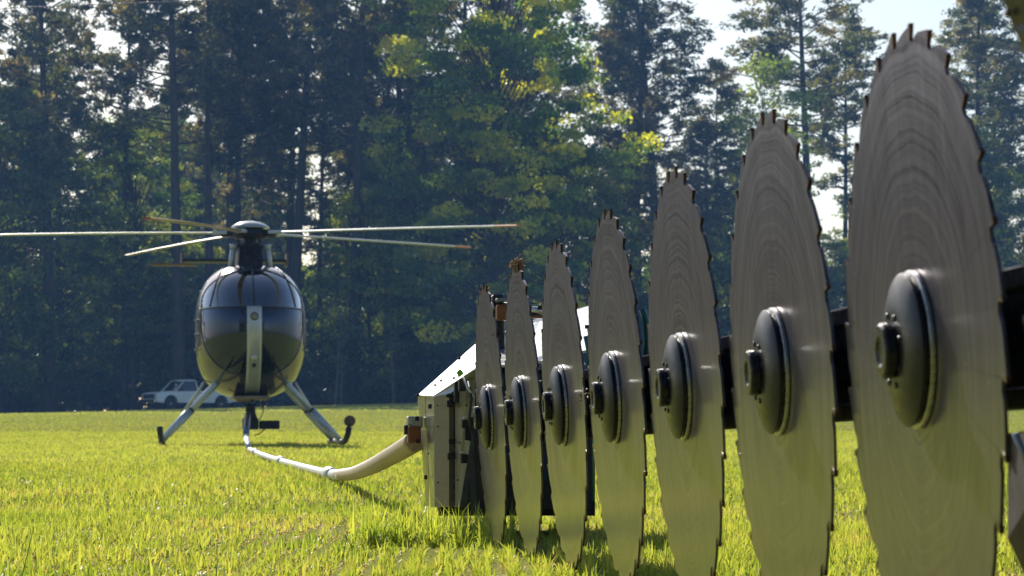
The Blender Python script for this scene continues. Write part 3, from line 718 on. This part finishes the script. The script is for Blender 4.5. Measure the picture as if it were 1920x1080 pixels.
# centre strip on the nose
V = []; zs = np.linspace(zsplit + .01, Z(738), 26)
for z in zs:
    for x in (-.098, -.05, 0, .05, .098): V.append(on_nose(x, z, .02))
strip = MB().add(V, [(j * 5 + i, j * 5 + i + 1, (j + 1) * 5 + i + 1, (j + 1) * 5 + i) for j in range(25) for i in range(4)], True).build('nose_strip', M['heli_strip'], H)
strip.modifiers.new('solid', 'SOLIDIFY').thickness = .01
def nose_disc(z, r, mat, name, parent, h=.02, x=0):
    p = on_nose(x, z, .022); q = on_nose(x, z + .03, .022); q0 = on_nose(x, z - .03, .022)
    tng = (q - q0).normalized(); nn = Vector((1, 0, 0)).cross(tng).normalized(); nn = nn if nn.y < 0 else -nn
    Mx = Matrix.Translation(p) @ nn.to_track_quat('Z', 'Y').to_matrix().to_4x4()
    MB().lathe([(r, -.01), (r, h * .5), (r * .8, h), (r * .1, h * 1.2)], 20, Mx).build(name, mat, parent)
nose_disc(Z(600), .06, M['heli_black'], 'emblem_ring', strip, .01); nose_disc(Z(600), .048, M['cream_plate'], 'emblem', strip, .016)
nose_disc(Z(673), .045, M['lamp_lens'], 'nose_lamp', strip, .05); nose_disc(Z(687), .03, M['heli_black'], 'tow_fitting', strip, .03)
# interior
MB().box((0, -.0, 1.15), (1.2, 1.2, .04)).build('cabin_floor', M['cabin'], H)
MB().box((0, .62, 1.55), (1.25, .04, 1.3)).build('bulkhead', M['cabin'], H)
for s in (-1, 1):
    MB().bbox((s * .33, .12, 1.32), (.46, .46, .14), .04).bbox((s * .33, .40, 1.66), (.46, .12, .62), .05).bbox((s * .33, .43, 2.02), (.24, .09, .18), .03).build('seat', M['seat'], H)
MB().bbox((0.02, -.62, 1.38), (.42, .2, .5), .03).box((0.02, -.45, 1.2), (.2, .5, .2)).build('instrument_panel', M['heli_black'], H)
MB().tube([(-.2, .2, 2.36), (-.1, -.35, 2.25), (0, -.7, 1.9)], .02, 6).build('door_post', M['cabin_brown'], H)
# belly seam, door edges and handles
for s in (-1, 1):
    d = MB()
    pts = []
    for z in np.linspace(Z(705), Z(530), 24):
        q = abs((z - CZ) / AZ) ** PP; k = math.sqrt(1 - (.25 / 1.3) ** 2); x = AX * max(0, k ** PP - q) ** (1 / PP); pts.append(Vector((s * (x + .006), -.25, z)))
    d.tube(pts, .012, 6)
    dr = d.build('door_frame', M['heli_paint'], H)
    for z in (Z(602), Z(628), Z(657)):
        MB().bbox((s * (AX + .015), -.3, z), (.03, .08, .03), .008).build('hinge', M['bright_bolt'], dr)
# mast fairing, struts, hub
MB().add(*[[( .17, -.25, 2.44), (-.17, -.25, 2.44), (-.2, .9, 2.42), (.2, .9, 2.42), (.15, -.12, 2.74), (-.15, -.12, 2.74), (-.17, .7, 2.7), (.17, .7, 2.7)],
          [(0, 1, 2, 3), (4, 7, 6, 5), (0, 4, 5, 1), (1, 5, 6, 2), (2, 6, 7, 3), (3, 7, 4, 0)]]).build('mast_fairing', M['hub'], H)
for s in (-1, 1):
    MB().tube([(s * .27, -.05, 2.40), (s * .235, -.05, 2.74)], [.05, .036], 10).tube([(s * .235, -.05, 2.72), (s * .235, -.05, 2.78)], .05, 10).build('mast_strut', M['strut'], H)
HUBZ = Z(437) ; HUBY = 0.0
mast = MB().tube([(0, 0, 2.35), (0, 0, HUBZ - .02)], [.10, .075], 16)
mast.lathe([(.16, HUBZ - .36), (.17, HUBZ - .30), (.11, HUBZ - .28)], 20).lathe([(.13, HUBZ - .2), (.14, HUBZ - .15), (.1, HUBZ - .14)], 20)
rr_ = random.Random(3)
for k in range(5):
    a = R_(k * 72 + 20); mast.tube([(.15 * math.cos(a), .15 * math.sin(a), HUBZ - .30), (.17 * math.cos(a + .2), .17 * math.sin(a + .2), HUBZ - .03)], .016, 6)
mast.bbox((-.05, -.16, 2.55), (.10, .1, .16), .01).bbox((.09, -.15, 2.52), (.09, .09, .10), .01).tube([(-.02, -.17, 2.72), (.10, -.2, 2.6), (.03, -.2, 2.46)], .014, 6)
mast.build('rotor_mast', M['hub'], H, 40)
MB().bbox((0, -.02, 2.745), (.62, .05, .025), .006).build('swashplate_bar', M['hub'], H)
hb = MB().lathe([(.10, HUBZ - .10), (.22, HUBZ - .08), (.26, HUBZ - .02), (.24, HUBZ + .04), (.15, HUBZ + .07)], 24)
for k in range(5):
    a = R_((-26, 43, 122, 188, 257)[k] - 8); hb.bbox((.24 * math.cos(a), .24 * math.sin(a), HUBZ - .01), (.34, .11, .09), .015, Matrix.Rotation(a, 3, 'Z'))
hb.build('rotor_hub', M['hub'], H, 40)
MB().lathe([(.27, HUBZ + .065), (.265, HUBZ + .08), (.22, HUBZ + .115), (.15, HUBZ + .145), (.07, HUBZ + .162), (.01, HUBZ + .167)], 32).build('hub_dome', M['dome'], H)
# rotor blades: chord .17, aerofoil section, drooping and pitched
for (ang, tipz, mat, tipm, pitch, RL) in ((-26, 2.906, 'rotor_pale', 'tip_orange', .05, 4.12), (43, 2.918, 'rotor_pale', 'tip_orange', .04, 4.05),
                                         (122, 2.85, 'rotor_tan', 'rotor_tan', -.10, 4.05), (188, 2.86, 'rotor_pale', 'tip_red', .05, 4.05), (257, 2.845, 'rotor_tan', 'tip_red', .08, 4.02)):
    a = R_(ang - 8); M3 = Matrix.Rotation(a, 4, 'Z')
    sec = [(-.085, 0), (-.07, .009), (-.03, .014), (.04, .008), (.085, 0), (.04, -.006), (-.03, -.009), (-.07, -.006)]
    def wing(r0, r1, n):
        mb = MB(); V = []
        for i in range(n + 1):
            r = r0 + (r1 - r0) * i / n; u = (r - .3) / (RL - .3)
            z = HUBZ - .005 + (tipz - HG * 0 - HUBZ) * (u ** 1.7)
            k = min(1, .55 + (r - .35) * 1.2) if r < .75 else 1
            pt = pitch * (1 - .3 * u)
            for (c_, t_) in sec: V.append(M3 @ Vector((r, c_ * k * math.cos(pt) - t_ * math.sin(pt), z + c_ * k * math.sin(pt) + t_ * 1.3)))
        n8 = 8
        mb.add(V, [(i * n8 + k, i * n8 + (k + 1) % n8, (i + 1) * n8 + (k + 1) % n8, (i + 1) * n8 + k) for i in range(n) for k in range(n8)] + [tuple(range(7, -1, -1)), tuple(n * n8 + k for k in range(n8))], True)
        return mb
    bl = wing(.36, RL - .32, 14).build('rotor_blade', M[mat], H, 50)
    wing(RL - .32, RL, 3).build('blade_tip', M[tipm], bl, 50)
    q = M3 @ Vector((.42, 0, HUBZ)); MB().bbox(tuple(q), (.2, .13, .05), .01, Matrix.Rotation(a, 3, 'Z')).build('blade_grip', M['strut'], bl)
# tail
MB().tube([(0, 2.7, 2.02), (0, 4.2, 2.10), (0, 5.6, 2.18)], [.16, .11, .075], 16).build('tail_boom', M['heli_paint'], H)
MB().slab([(.02, 5.0, 2.2), (.02, 5.55, 2.2), (.02, 5.85, 2.92), (.02, 5.45, 2.92)], .04).build('tail_fin', M['heli_paint'], H)
sb = MB().bbox((0, 5.6, 2.88), (1.62, .42, .05), .015).build('stabilizer', M['heli_black'], H)
for s in (-1, 1): MB().bbox((s * .825, 5.6, 2.90), (.03, .46, .22), .01).build('end_plate', M['rotor_brown'], sb)
MB().bbox((-.95, 5.3, 2.80), (.0 + .7, .2, .04), .01).build('tail_rotor_blade', M['rotor_brown'], H)
# landing gear
SK = 1.235
for s, xo in ((-1, 1.21), (1, 1.20)):
    for (yy, ya, nm) in ((-.62, -.45, 'front'), (.62, .45, 'rear')):
        top = Vector((s * .50, ya, .82)); bot = Vector((s * xo, yy, .07))
        mid = top.lerp(bot, .44)
        leg = MB().tube([top + Vector((-s * .08, 0, .12)), top, mid], [.04, .045, .04], 12).build('strut', M['strut'], H)
        MB().tube([mid, mid.lerp(bot, .03)], [.052, .052], 12).build('collar', M['heli_black'], leg)
        fair = MB().tube([mid.lerp(bot, .02), mid.lerp(bot, .5), bot], [.054, .05, .04], 14, flat=.8).build('fairing', M['strut'], leg)
    # damper
    MB().tube([(s * .62, .1, .88), (s * .88, .45, .50)], [.02, .02], 8).build('damper', M['strut'], H)
    pts = [(s * xo, 1.3, .05), (s * xo, -.9, .05), (s * (xo + .02), -1.2, .07), (s * (xo + .04), -1.42, .16), (s * (xo + .045), -1.5, .24)]
    sk = MB().tube(pts, .04, 12).build('skid_tube', M['heli_black'], H)
    if s > 0:
        MB().tube([(xo + .05, -1.46, .20), (xo + .06, -1.46, .30)], .015, 8).build('mirror_stalk', M['heli_black'], sk)
        Mx = Matrix.Translation((xo + .06, -1.47, .335)) @ Matrix.Rotation(PI / 2 + .25, 4, 'X')
        MB().lathe([(.03, -.05), (.07, -.02), (.078, .0), (.07, .008), (.01, .010)], 22, Mx).build('mirror', M['cabin_brown'], sk)
# belly hook
hk = MB().tube([(0, -.1, .74), (0, -.1, .6)], .06, 12).bbox((0, -.1, .46), (.13, .14, .22), .02)
hk.tube([(-.13, -.1, .74), (-.10, -.1, .6), (-.03, -.1, .52)], .012, 6).tube([(.15, -.1, .74), (.10, -.1, .62), (.03, -.1, .52)], .012, 6)
hk.tube([(.18, -.1, .76), (.17, -.12, .62), (.16, -.1, .5)], .008, 6)
hk.bbox((.18, -.1, .735), (.05, .06, .1), .01)
hk.build('cargo_hook', M['heli_black'], H, 40)
MB().bbox((.0, -.1, .30), (.22, .2, .16), .02).bbox((.26, -.1, .285), (.28, .12, .12), .015).tube([(.05, -.1, .36), (.0, -.1, .5)], .05, 10).build('hook_box', M['rubber'], H)
MB().tube([(.19, -.13, .62), (.17, -.14, .45), (.12, -.14, .35)], .006, 5).tube([(.2, -.12, .23), (.12, -.14, .16), (.05, -.14, .14)], .008, 5).build('cable', M['rubber'], H)
MB().bbox((0, .05, .655), (.5, 1.5, .05), .02).bbox((-.1, -.1, .63), (.2, .3, .05), .01).build('belly_pan', M['rotor_tan'], H)

# ------------------------------------------------------------------ pole from the saw to the helicopter
def world_poly(L, step=.35):
    out = []
    P = [Vector(p) for p in L]; P = [P[0] * 2 - P[1]] + P + [P[-1] * 2 - P[-2]]
    for i in range(1, len(P) - 2):
        for t in np.linspace(0, 1, 9)[:-1]:
            t = float(t)
            out.append(.5 * ((2 * P[i]) + (-P[i - 1] + P[i + 1]) * t + (2 * P[i - 1] - 5 * P[i] + 4 * P[i + 1] - P[i + 2]) * t * t + (-P[i - 1] + 3 * P[i] - 3 * P[i + 1] + P[i + 2]) * t ** 3))
    out.append(P[-2]); return out
pk = [PX(781, 826, 7.02), PX(737, 853, 8.1), PX(690, 878, 9.9), PX(655, 889, 12.0), PX(618, 889, 14.0), PX(570, 882, 16.6), PX(526, 869, 19.6), PX(492, 858, 23.5), PX(468, 846, 29.0)]
for p in pk[2:]: p.z = max(p.z, gzf(p.x, p.y) + .028)
t = empty('lifting_pole', (pk[3].x, pk[3].y, 0)); o_ = Vector(t.location)
cv = world_poly(pk)
near = [p for p in cv if p.y < 13.2]; far = [p for p in cv if p.y > 12.9]
MB().tube([p - o_ for p in near], .0275, 16).build('pole_section', M['pole'], t)
MB().tube([p - o_ for p in far], .0245, 14).build('pole_section', M['pole_white'], t)
for (px_, py_, Y) in ((526, 868, 19.6), (620, 889, 14.0), (478, 850, 26.0)):
    q = min(cv, key=lambda p: abs(p.y - Y)); i = cv.index(q); d = (cv[i + 1] - cv[i - 1]).normalized()
    MB().tube([q - d * .25 - o_, q - d * .12 - o_, q + d * .12 - o_, q + d * .25 - o_], [.028, .038, .038, .028], 14).build('coupling', M['pole_white'], t)
e0 = pk[-1] - o_; e1 = PX(463, 828, 33.5) - o_; e2 = PX(461, 818, 35.5) - o_; e3 = PX(463, 792, 37.3) - o_
MB().tube([e0, e1, e2], [.026, .036, .038], 14).build('white_sleeve', M['pole_white'], t)
MB().tube([e2, e3, PX(465, 776, 37.8) - o_], [.042, .046, .04], 14).build('grey_sleeve', M['grey_tube'], t)
tag(t, 'long pale lifting pole lying in the grass from saw housing to helicopter', 'pole')

# ------------------------------------------------------------------ aerial saw
RB = .3048
B1 = Vector((-.162 * RB, 20.3 * RB, 0)); ROW = Vector((.234, -1.986, 0)).normalized()
ang = math.atan2(ROW.y, ROW.x)
SAW = empty('aerial_saw', B1, ang); tag(SAW, 'helicopter slung tree saw lying in the grass with a row of big circular blades', 'saw')
SM = Matrix.Translation(B1) @ Matrix.Rotation(ang, 4, 'Z'); SI = SM.inverted()
W2L = lambda px, py, Y: SI @ PX(px, py, Y)
NT = 28; RR = .2985
def saw_blade_mesh(seed):
    rs = random.Random(seed); pts = []
    gul = []
    for k in range(NT):
        a0 = PI / 2 - k * 2 * PI / NT; p = 2 * PI / NT; dr = rs.uniform(-.0012, .0012)
        for t, r in ((.0, .951), (.08, .948), (.16, .952), (.24, .965), (.42, .977), (.68, .988), (.90, .998), (.955, .997), (.966, .974), (.958, .957)):
            a = a0 - t * p; rr = RR * r + (dr if .25 < t < .96 else 0)
            pts.append((rr * math.cos(a), rr * math.sin(a)))
        gul.append(a0 - .955 * p)
    n = len(pts); th = .0017
    mb = MB(); V = []
    rings = [pts, [(x * .9, y * .9) for x, y in pts], [(x * .5, y * .5) for x, y in pts], [(x * .12, y * .12) for x, y in pts]]
    for zz in (th, -th):
        for rg in rings: V += [(x, y, zz) for x, y in rg]
    fs = []
    for s_ in (0, 1):
        b0 = s_ * 4 * n
        for j in range(3):
            for i in range(n):
                q = (b0 + j * n + i, b0 + j * n + (i + 1) % n, b0 + (j + 1) * n + (i + 1) % n, b0 + (j + 1) * n + i)
                fs.append(q if s_ == 1 else tuple(reversed(q)))
        fs.append(tuple(b0 + 3 * n + i for i in (reversed(range(n)) if s_ == 0 else range(n))))
    # order so front cap faces +z
    for i in range(n): fs.append((i, i + 4 * n, (i + 1) % n + 4 * n, (i + 1) % n))
    mb.add(V, fs); return mb.mesh('saw_blade', M['saw']), gul
blade_me, gul = saw_blade_mesh(1)
import bmesh
bm = bmesh.new(); bm.from_mesh(blade_me); bmesh.ops.recalc_face_normals(bm, faces=bm.faces); bm.to_mesh(blade_me); bm.free()
tooth_me = MB().add([(-.001, -.0135, -.0018), (.0022, -.014, -.0017), (.0022, -.014, .0017), (-.001, -.0135, .0018),
                     (-.003, .0002, -.0023), (.0030, .0018, -.0022), (.0030, .0018, .0022), (-.003, .0002, .0023)],
                    [(0, 1, 2, 3), (4, 7, 6, 5), (0, 4, 5, 1), (1, 5, 6, 2), (2, 6, 7, 3), (3, 7, 4, 0)]).mesh('tooth', M['carbide'])
# flange washer stack: profile along +z = outward from the visible face
fl = MB().lathe([(.0730, .0022), (.0738, .003), (.0738, .0062), (.0715, .0078)], 64, None)
washer_me = fl.mesh('washer', M['bright_bolt'], 35)
groove_me = MB().lathe([(.066, .0078), (.066, .0108)], 48).mesh('groove', M['dark_nut'], 35)
cap_me = MB().lathe([(.0690, .0105), (.0715, .0112), (.0715, .0135), (.068, .0162), (.056, .0208), (.044, .0238), (.034, .0250)], 64).mesh('flange_cap', M['gunmetal'], 40)
nut_prof = [(.0245, .0248), (.0262, .0265), (.0262, .0348), (.024, .037), (.015, .0372), (.012, .0350)]
nut_me = MB().lathe(nut_prof, 18).mesh('hub_nut', M['dark_nut'], 25)
screw_me = MB().lathe([(.0032, .0), (.0032, .0015), (.0026, .0022)], 10).mesh('screw', M['dark_nut'], 35)
TILT = Matrix.Translation((0, 0, .325)) @ Matrix.Rotation(R_(3.0), 4, 'X') @ Matrix.Translation((0, 0, -.325))
blades = []; TW = (-.3, -.4, -.5, -.6, -.8, -1.0, -1.2, -1.2)
for k in range(8):
    bx = 1.9995 * RB * k * (1.0006); bz = .3016 + .00837 * k
    Mb = TILT @ Matrix.Translation((bx, 0, bz)) @ Matrix.Rotation(R_(TW[k]), 4, 'Z') @ Matrix.Rotation(PI / 2, 4, 'X') @ Matrix.Rotation(R_((0, 4, 9, 2, 7, 3, 6, 11)[k]), 4, 'Z')
    bl = link('saw_blade', blade_me, SAW, Mb); blades.append(bl)
    for j in range(NT):
        a = gul[j]; p = Vector((RR * math.cos(a), RR * math.sin(a), 0)); tw = a - PI / 2 - .10
        M4 = Matrix.Translation(p) @ Matrix.Rotation(tw, 4, 'Z')
        link('tooth', tooth_me, bl, M4)
    link('washer', washer_me, bl); link('groove', groove_me, bl); link('flange_cap', cap_me, bl); link('hub_nut', nut_me, bl)
    for j in range(8):
        a = R_(45 * j + 10); link('screw', screw_me, bl, Matrix.Translation((.0335 * math.cos(a), .0335 * math.sin(a), .0245)))
# hex nut proud on the cap: the shaft behind, out of the beam
BO = .045
bm_ = MB()
L_ = 1.9995 * RB * 7 + .35; sl = math.atan2(.00837, 1.9995 * RB)
cx0 = .10; cxm = (cx0 + L_) / 2
RM = Matrix.Rotation(-sl, 3, 'Y')
bm_.bbox((cxm, BO + .045, .3016 + math.tan(sl) * cxm), (L_ - cx0, .09, .122), .006, RM)
bm_.build('beam', M['black_steel'], SAW).matrix_basis = TILT
for s_ in (-1, 1):
    MB().bbox((cxm, BO - .004, .3016 + math.tan(sl) * cxm + s_ * .052), (L_ - cx0, .010, .02), .002, RM).build('beam_flange', M['black_steel'], SAW).matrix_basis = TILT
for k in range(8):
    bx = 1.9995 * RB * k; bz = .3016 + .00837 * k
    MB().lathe([(.045, 0), (.045, .05)], 24, Matrix.Translation((bx, .0535, bz)) @ Matrix.Rotation(PI / 2, 4, 'X')).build('bearing', M['black_steel'], SAW, 40).matrix_basis = TILT
    for dx in (-.29, -.27, .27, .31):
        for dz in (.028, -.022) if dx in (-.27, .31) else ():
            MB().lathe([(.009, 0), (.009, .008), (.006, .011)], 12, Matrix.Translation((bx + dx, BO + .0, bz + dz)) @ Matrix.Rotation(PI / 2, 4, 'X')).build('bolt', M['bright_bolt'], SAW, 35).matrix_basis = TILT
# near end: rusty foot plate, guard plate and its arm
def wslab(pix, t, name, mat, parent=SAW):
    return MB().slab([W2L(*p) for p in pix], t).build(name, mat, parent)
wslab([(1890, 812, 2.28), (1889, 1010, 2.28), (1925, 1085, 2.27), (1990, 1110, 2.2), (2010, 812, 2.1)], .012, 'foot_plate', M['rust_plate'])
MB().tube([W2L(1903, 812, 2.2), W2L(1922, 856, 2.2), W2L(1960, 960, 2.18)], .003, 8).build('hose', M['grey_tube'], SAW)  # thin grey tube standing in for the pale blue edge of the plate
wslab([(1872, -20, 1.62), (1899, 52, 1.62), (1926, 112, 1.62), (1990, 190, 1.6), (2160, 330, 1.55), (2300, 200, 1.5), (2300, -60, 1.5)], .008, 'guard_plate', M['saw'])
MB().tube([W2L(2250, 230, 1.52), W2L(2420, 500, 1.5), W2L(2450, 640, 1.55)], .02, 8).build('guard_arm', M['black_steel'], SAW)
pb = W2L(1893, 26, 1.615); MB().lathe([(.0022, 0), (.0022, .003)], 10, Matrix.Translation(pb) @ Matrix.Rotation(PI / 2, 4, 'X')).build('rivet', M['carbide'], SAW)
# housing at the far end
wslab([(783, 742, 7.0), (799, 950, 7.0), (806, 950, 6.90), (797, 742, 6.90)], .01, 'side_plate', M['green_plate'])
wslab([(798, 742, 6.89), (806.5, 951, 6.89), (815, 951, 6.76), (814, 742, 6.76)], .01, 'side_plate', M['green_plate'])
wslab([(814.5, 742, 6.745), (815.5, 951, 6.745), (842, 951, 6.70), (842, 735, 6.70)], .014, 'speckled_plate', M['speckled'])
wslab([(853, 722, 6.70), (853, 951, 6.70), (862, 951, 6.68), (884, 862, 6.66), (894, 800, 6.65), (892, 695, 6.65), (878, 700, 6.66)], .012, 'front_plate', M['cream_plate'])
wslab([(783, 741, 7.0), (813, 742, 6.75), (892, 690, 6.62), (897, 640, 7.3)], .006, 'hood_sheet', M['hood_sheet'])
wslab([(892.5, 689.5, 6.62), (1016, 676, 6.70), (1104, 655, 6.74), (1106, 573, 7.7), (1010, 596, 7.55), (897.5, 639.6, 7.3)], .006, 'hood_sheet', M['hood_sheet'])
wslab([(813, 744, 6.745), (846, 737, 6.69), (872, 712, 6.655), (892, 706, 6.64), (892, 692, 6.615)], .006, 'edge_strip', M['hood_sheet'])
# dark body under the hood
c = MB(); out = [(-.185, .06), (.205, .06), (.205, .40), (.15, .435), (-.07, .395), (-.17, .35)]
V = [SI @ Vector((x, 6.79, z)) for x, z in out] + [SI @ Vector((x - (0.02), 7.5, z)) for x, z in out]; n = len(out)
c.add(V, [tuple(reversed(range(n))), tuple(range(n, 2 * n))] + [(i, (i + 1) % n, (i + 1) % n + n, i + n) for i in range(n)]); c.build('engine_body', M['black_steel'], SAW)
wslab([(872, 950, 6.62), (897, 800, 6.60), (905, 955, 6.60)], .03, 'dark_wedge', M['rubber'])  # dark slab standing in for the opening under the slanted plate edge
MB().slab([W2L(890, 812, 6.58), W2L(873, 955, 6.58), W2L(1108, 955, 6.58), W2L(1112, 700, 6.66), W2L(892, 700, 6.66)], .02).build('end_frame', M['black_steel'], SAW)
# chain in the slot
MB().slab([W2L(838, 735, 6.78), W2L(838, 951, 6.78), W2L(860, 951, 6.78), W2L(860, 722, 6.78)], .01).build('chain_slot', M['rubber'], SAW)
for j in range(11):
    y_ = 842 + j * 10
    MB().bbox(W2L(848, y_, 6.72), (.012, .010, .009), .002).build('chain_link', M['black_steel'] if j % 2 else M['grey_tube'], SAW)
def stud(px, py, Y, w_=.008, h_=.008, d_=.012, mat='dark_nut', name='bolt'):
    MB().bbox(W2L(px, py, Y), (d_, w_, h_), .0015).build(name, M[mat], SAW)
for (px, py, Y, w_, h_) in [(806, 762, 6.76, .009, .012), (798, 895, 6.86, .008, .011), (841, 742, 6.69, .012, .009), (843, 757, 6.69, .014, .016), (849, 750, 6.70, .01, .02),
                            (846, 828, 6.70, .013, .011), (845, 856, 6.70, .016, .016), (783, 741, 6.98, .009, .006), (866, 700, 6.66, .008, .006),
                            (827, 714, 6.85, .008, .005), (816, 722, 6.85, .008, .005), (852, 709, 6.75, .008, .006), (861, 672, 7.1, .008, .008), (874, 760, 6.64, .005, .005), (871, 812, 6.64, .005, .005)]:
    stud(px, py, Y, w_, h_)
for (px, py, w_, h_) in ((866, 722, .016, .03), (871, 795, .014, .02), (877, 812, .016, .034), (870, 860, .017, .022)):
    stud(px, py, 6.62, w_, h_, .03, 'black_steel', 'bracket')
for (px, py, w_, h_) in ((873, 783, .012, .008), (868, 848, .014, .006), (884, 775, .008, .02), (886, 812, .006, .03)):
    stud(px, py, 6.60, w_, h_, .02, 'bright_bolt', 'bolt')
for (px, py) in ((820, 760), (821, 800), (821, 905), (836, 790), (837, 900), (858, 900), (859, 745), (862, 830), (880, 742), (802, 800), (803, 850), (808, 930), (888, 720)):
    stud(px, py, 6.70 + (.17 if px < 812 else .02 if px < 840 else -.04), .0045, .0045, .008, 'dark_nut', 'rivet')
MB().tube([W2L(878, 716, 6.60), W2L(884, 745, 6.56), W2L(880, 785, 6.58), W2L(888, 830, 6.58)], .0035, 8).build('hydraulic_hose', M['rubber'], SAW)
MB().tube([W2L(868, 706, 6.60), W2L(877, 728, 6.57), W2L(889, 745, 6.57)], .0022, 8).build('white_wire', M['pole_white'], SAW)
MB().bbox(W2L(883, 800, 6.62), (.02, .012, .07), .002).build('latch', M['black_steel'], SAW)
MB().bbox(W2L(856, 735, 6.66), (.02, .012, .05), .002).build('hinge', M['black_steel'], SAW)
# pole socket on the left of the housing
MB().bbox(W2L(777, 792, 6.92), (.05, .038, .03), .003).build('socket_top', M['hood_sheet'], SAW)
MB().bbox(W2L(776, 815, 6.90), (.045, .032, .044), .003).build('socket_block', M['orange'], SAW)
stud(762, 806, 6.9, .012, .024, .02); stud(783, 827, 6.85, .01, .01); stud(782, 785, 6.87, .01, .012)
# motor and post on top
MB().bbox(W2L(932, 590, 7.0), (.05, .03, .10), .004).tube([W2L(936, 600, 7.0), W2L(938, 700, 7.0)], .014, 8).build('post', M['black_steel'], SAW)
MB().bbox(W2L(941, 586, 6.95), (.04, .030, .040), .004).build('motor_block', M['orange'], SAW)
MB().bbox(W2L(941, 563, 6.95), (.04, .032, .010), .003).build('motor_cap', M['grey_tube'], SAW)
MB().tube([W2L(950, 580, 6.95), W2L(1013, 584, 7.0)], .012, 14).build('drive_tube', M['bright_bolt'], SAW)
MB().bbox(W2L(1000, 594, 6.98), (.03, .05, .008), .002).build('tube_bracket', M['orange'], SAW)
for (px, py, Y, w_, h_) in ((1012, 577, 6.95, .012, .01), (1100, 613, 7.0, .012, .01)): stud(px, py, Y, w_, h_)
MB().tube([W2L(1098, 630, 6.7), W2L(1104, 660, 6.7), W2L(1108, 800, 6.7), W2L(1110, 940, 6.7)], .006, 8).build('hose', M['teal'], SAW)
MB().tube([W2L(1204, 580, 4.6), W2L(1211, 600, 4.6), W2L(1214, 640, 4.6), W2L(1210, 700, 4.6)], .006, 8).build('hose', M['teal'], SAW)

# ------------------------------------------------------------------ straw caught on the blades, a green leaf on the hood
def wisp(center, n, size, seed, label, mat='straw'):
    rs = random.Random(seed); mb = MB(); 
    for k in range(n):
        p = Vector([rs.gauss(0, size * .45) for _ in range(3)]); d = Vector([rs.gauss(0, .5), rs.gauss(0, .5), rs.gauss(-.2, .9)]).normalized() * size * rs.uniform(.4, 1.2)
        mb.tube([p, p + d * .5 + Vector((0, 0, .2 * size)), p + d], [.0011, .0010, .0005], 4, caps=False)
    t = mb.build('straw_wisp', M[mat]); t.location = center
    return tag(t, label, 'straw', 'dry straw caught on the saw')
wisp(PX(969, 498, 5.58), 110, .014, 1, 'brown clump of dry straw caught on top of the second smallest blade')
wisp(PX(929, 628, 6.0), 14, .010, 2, 'small orange straw wisp on the right edge of the smallest blade')
wisp(PX(1093, 742, 4.6), 8, .013, 3, 'thin straw stem hanging between the third and fourth blades from the left')
wisp(PX(912, 545, 6.2), 16, .012, 4, 'thin straw bits on top of the smallest blade')
lf = MB().slab([(0, 0, 0), (.012, 0, .008), (.014, 0, .022), (.004, 0, .03), (-.008, 0, .018)], .001).build('green_leaf', M['leaf_green']); lf.location = PX(860, 708, 6.6); lf.scale = (.7, .7, .7)
tag(lf, 'small bright green leaf stuck on the edge of the saw housing', 'leaf')

# ------------------------------------------------------------------ haze
hz = MB().box((0, 160, 23), (496, 556, 50)).mesh('haze', None)
m = bpy.data.materials.new('air haze'); m.use_nodes = True; nt = m.node_tree
nt.nodes.remove(nt.nodes['Principled BSDF'])
pv = nt.nodes.new('ShaderNodeVolumePrincipled'); pv.inputs['Color'].default_value = (.24, .50, 1.0, 1); pv.inputs['Density'].default_value = .00042
pv.inputs['Anisotropy'].default_value = .2
nt.links.new(pv.outputs[0], nt.nodes['Material Output'].inputs['Volume'])
hz.materials.append(m); hzo = link('haze', hz); tag(hzo, 'thin blue summer haze over the field', 'haze', kind='stuff')
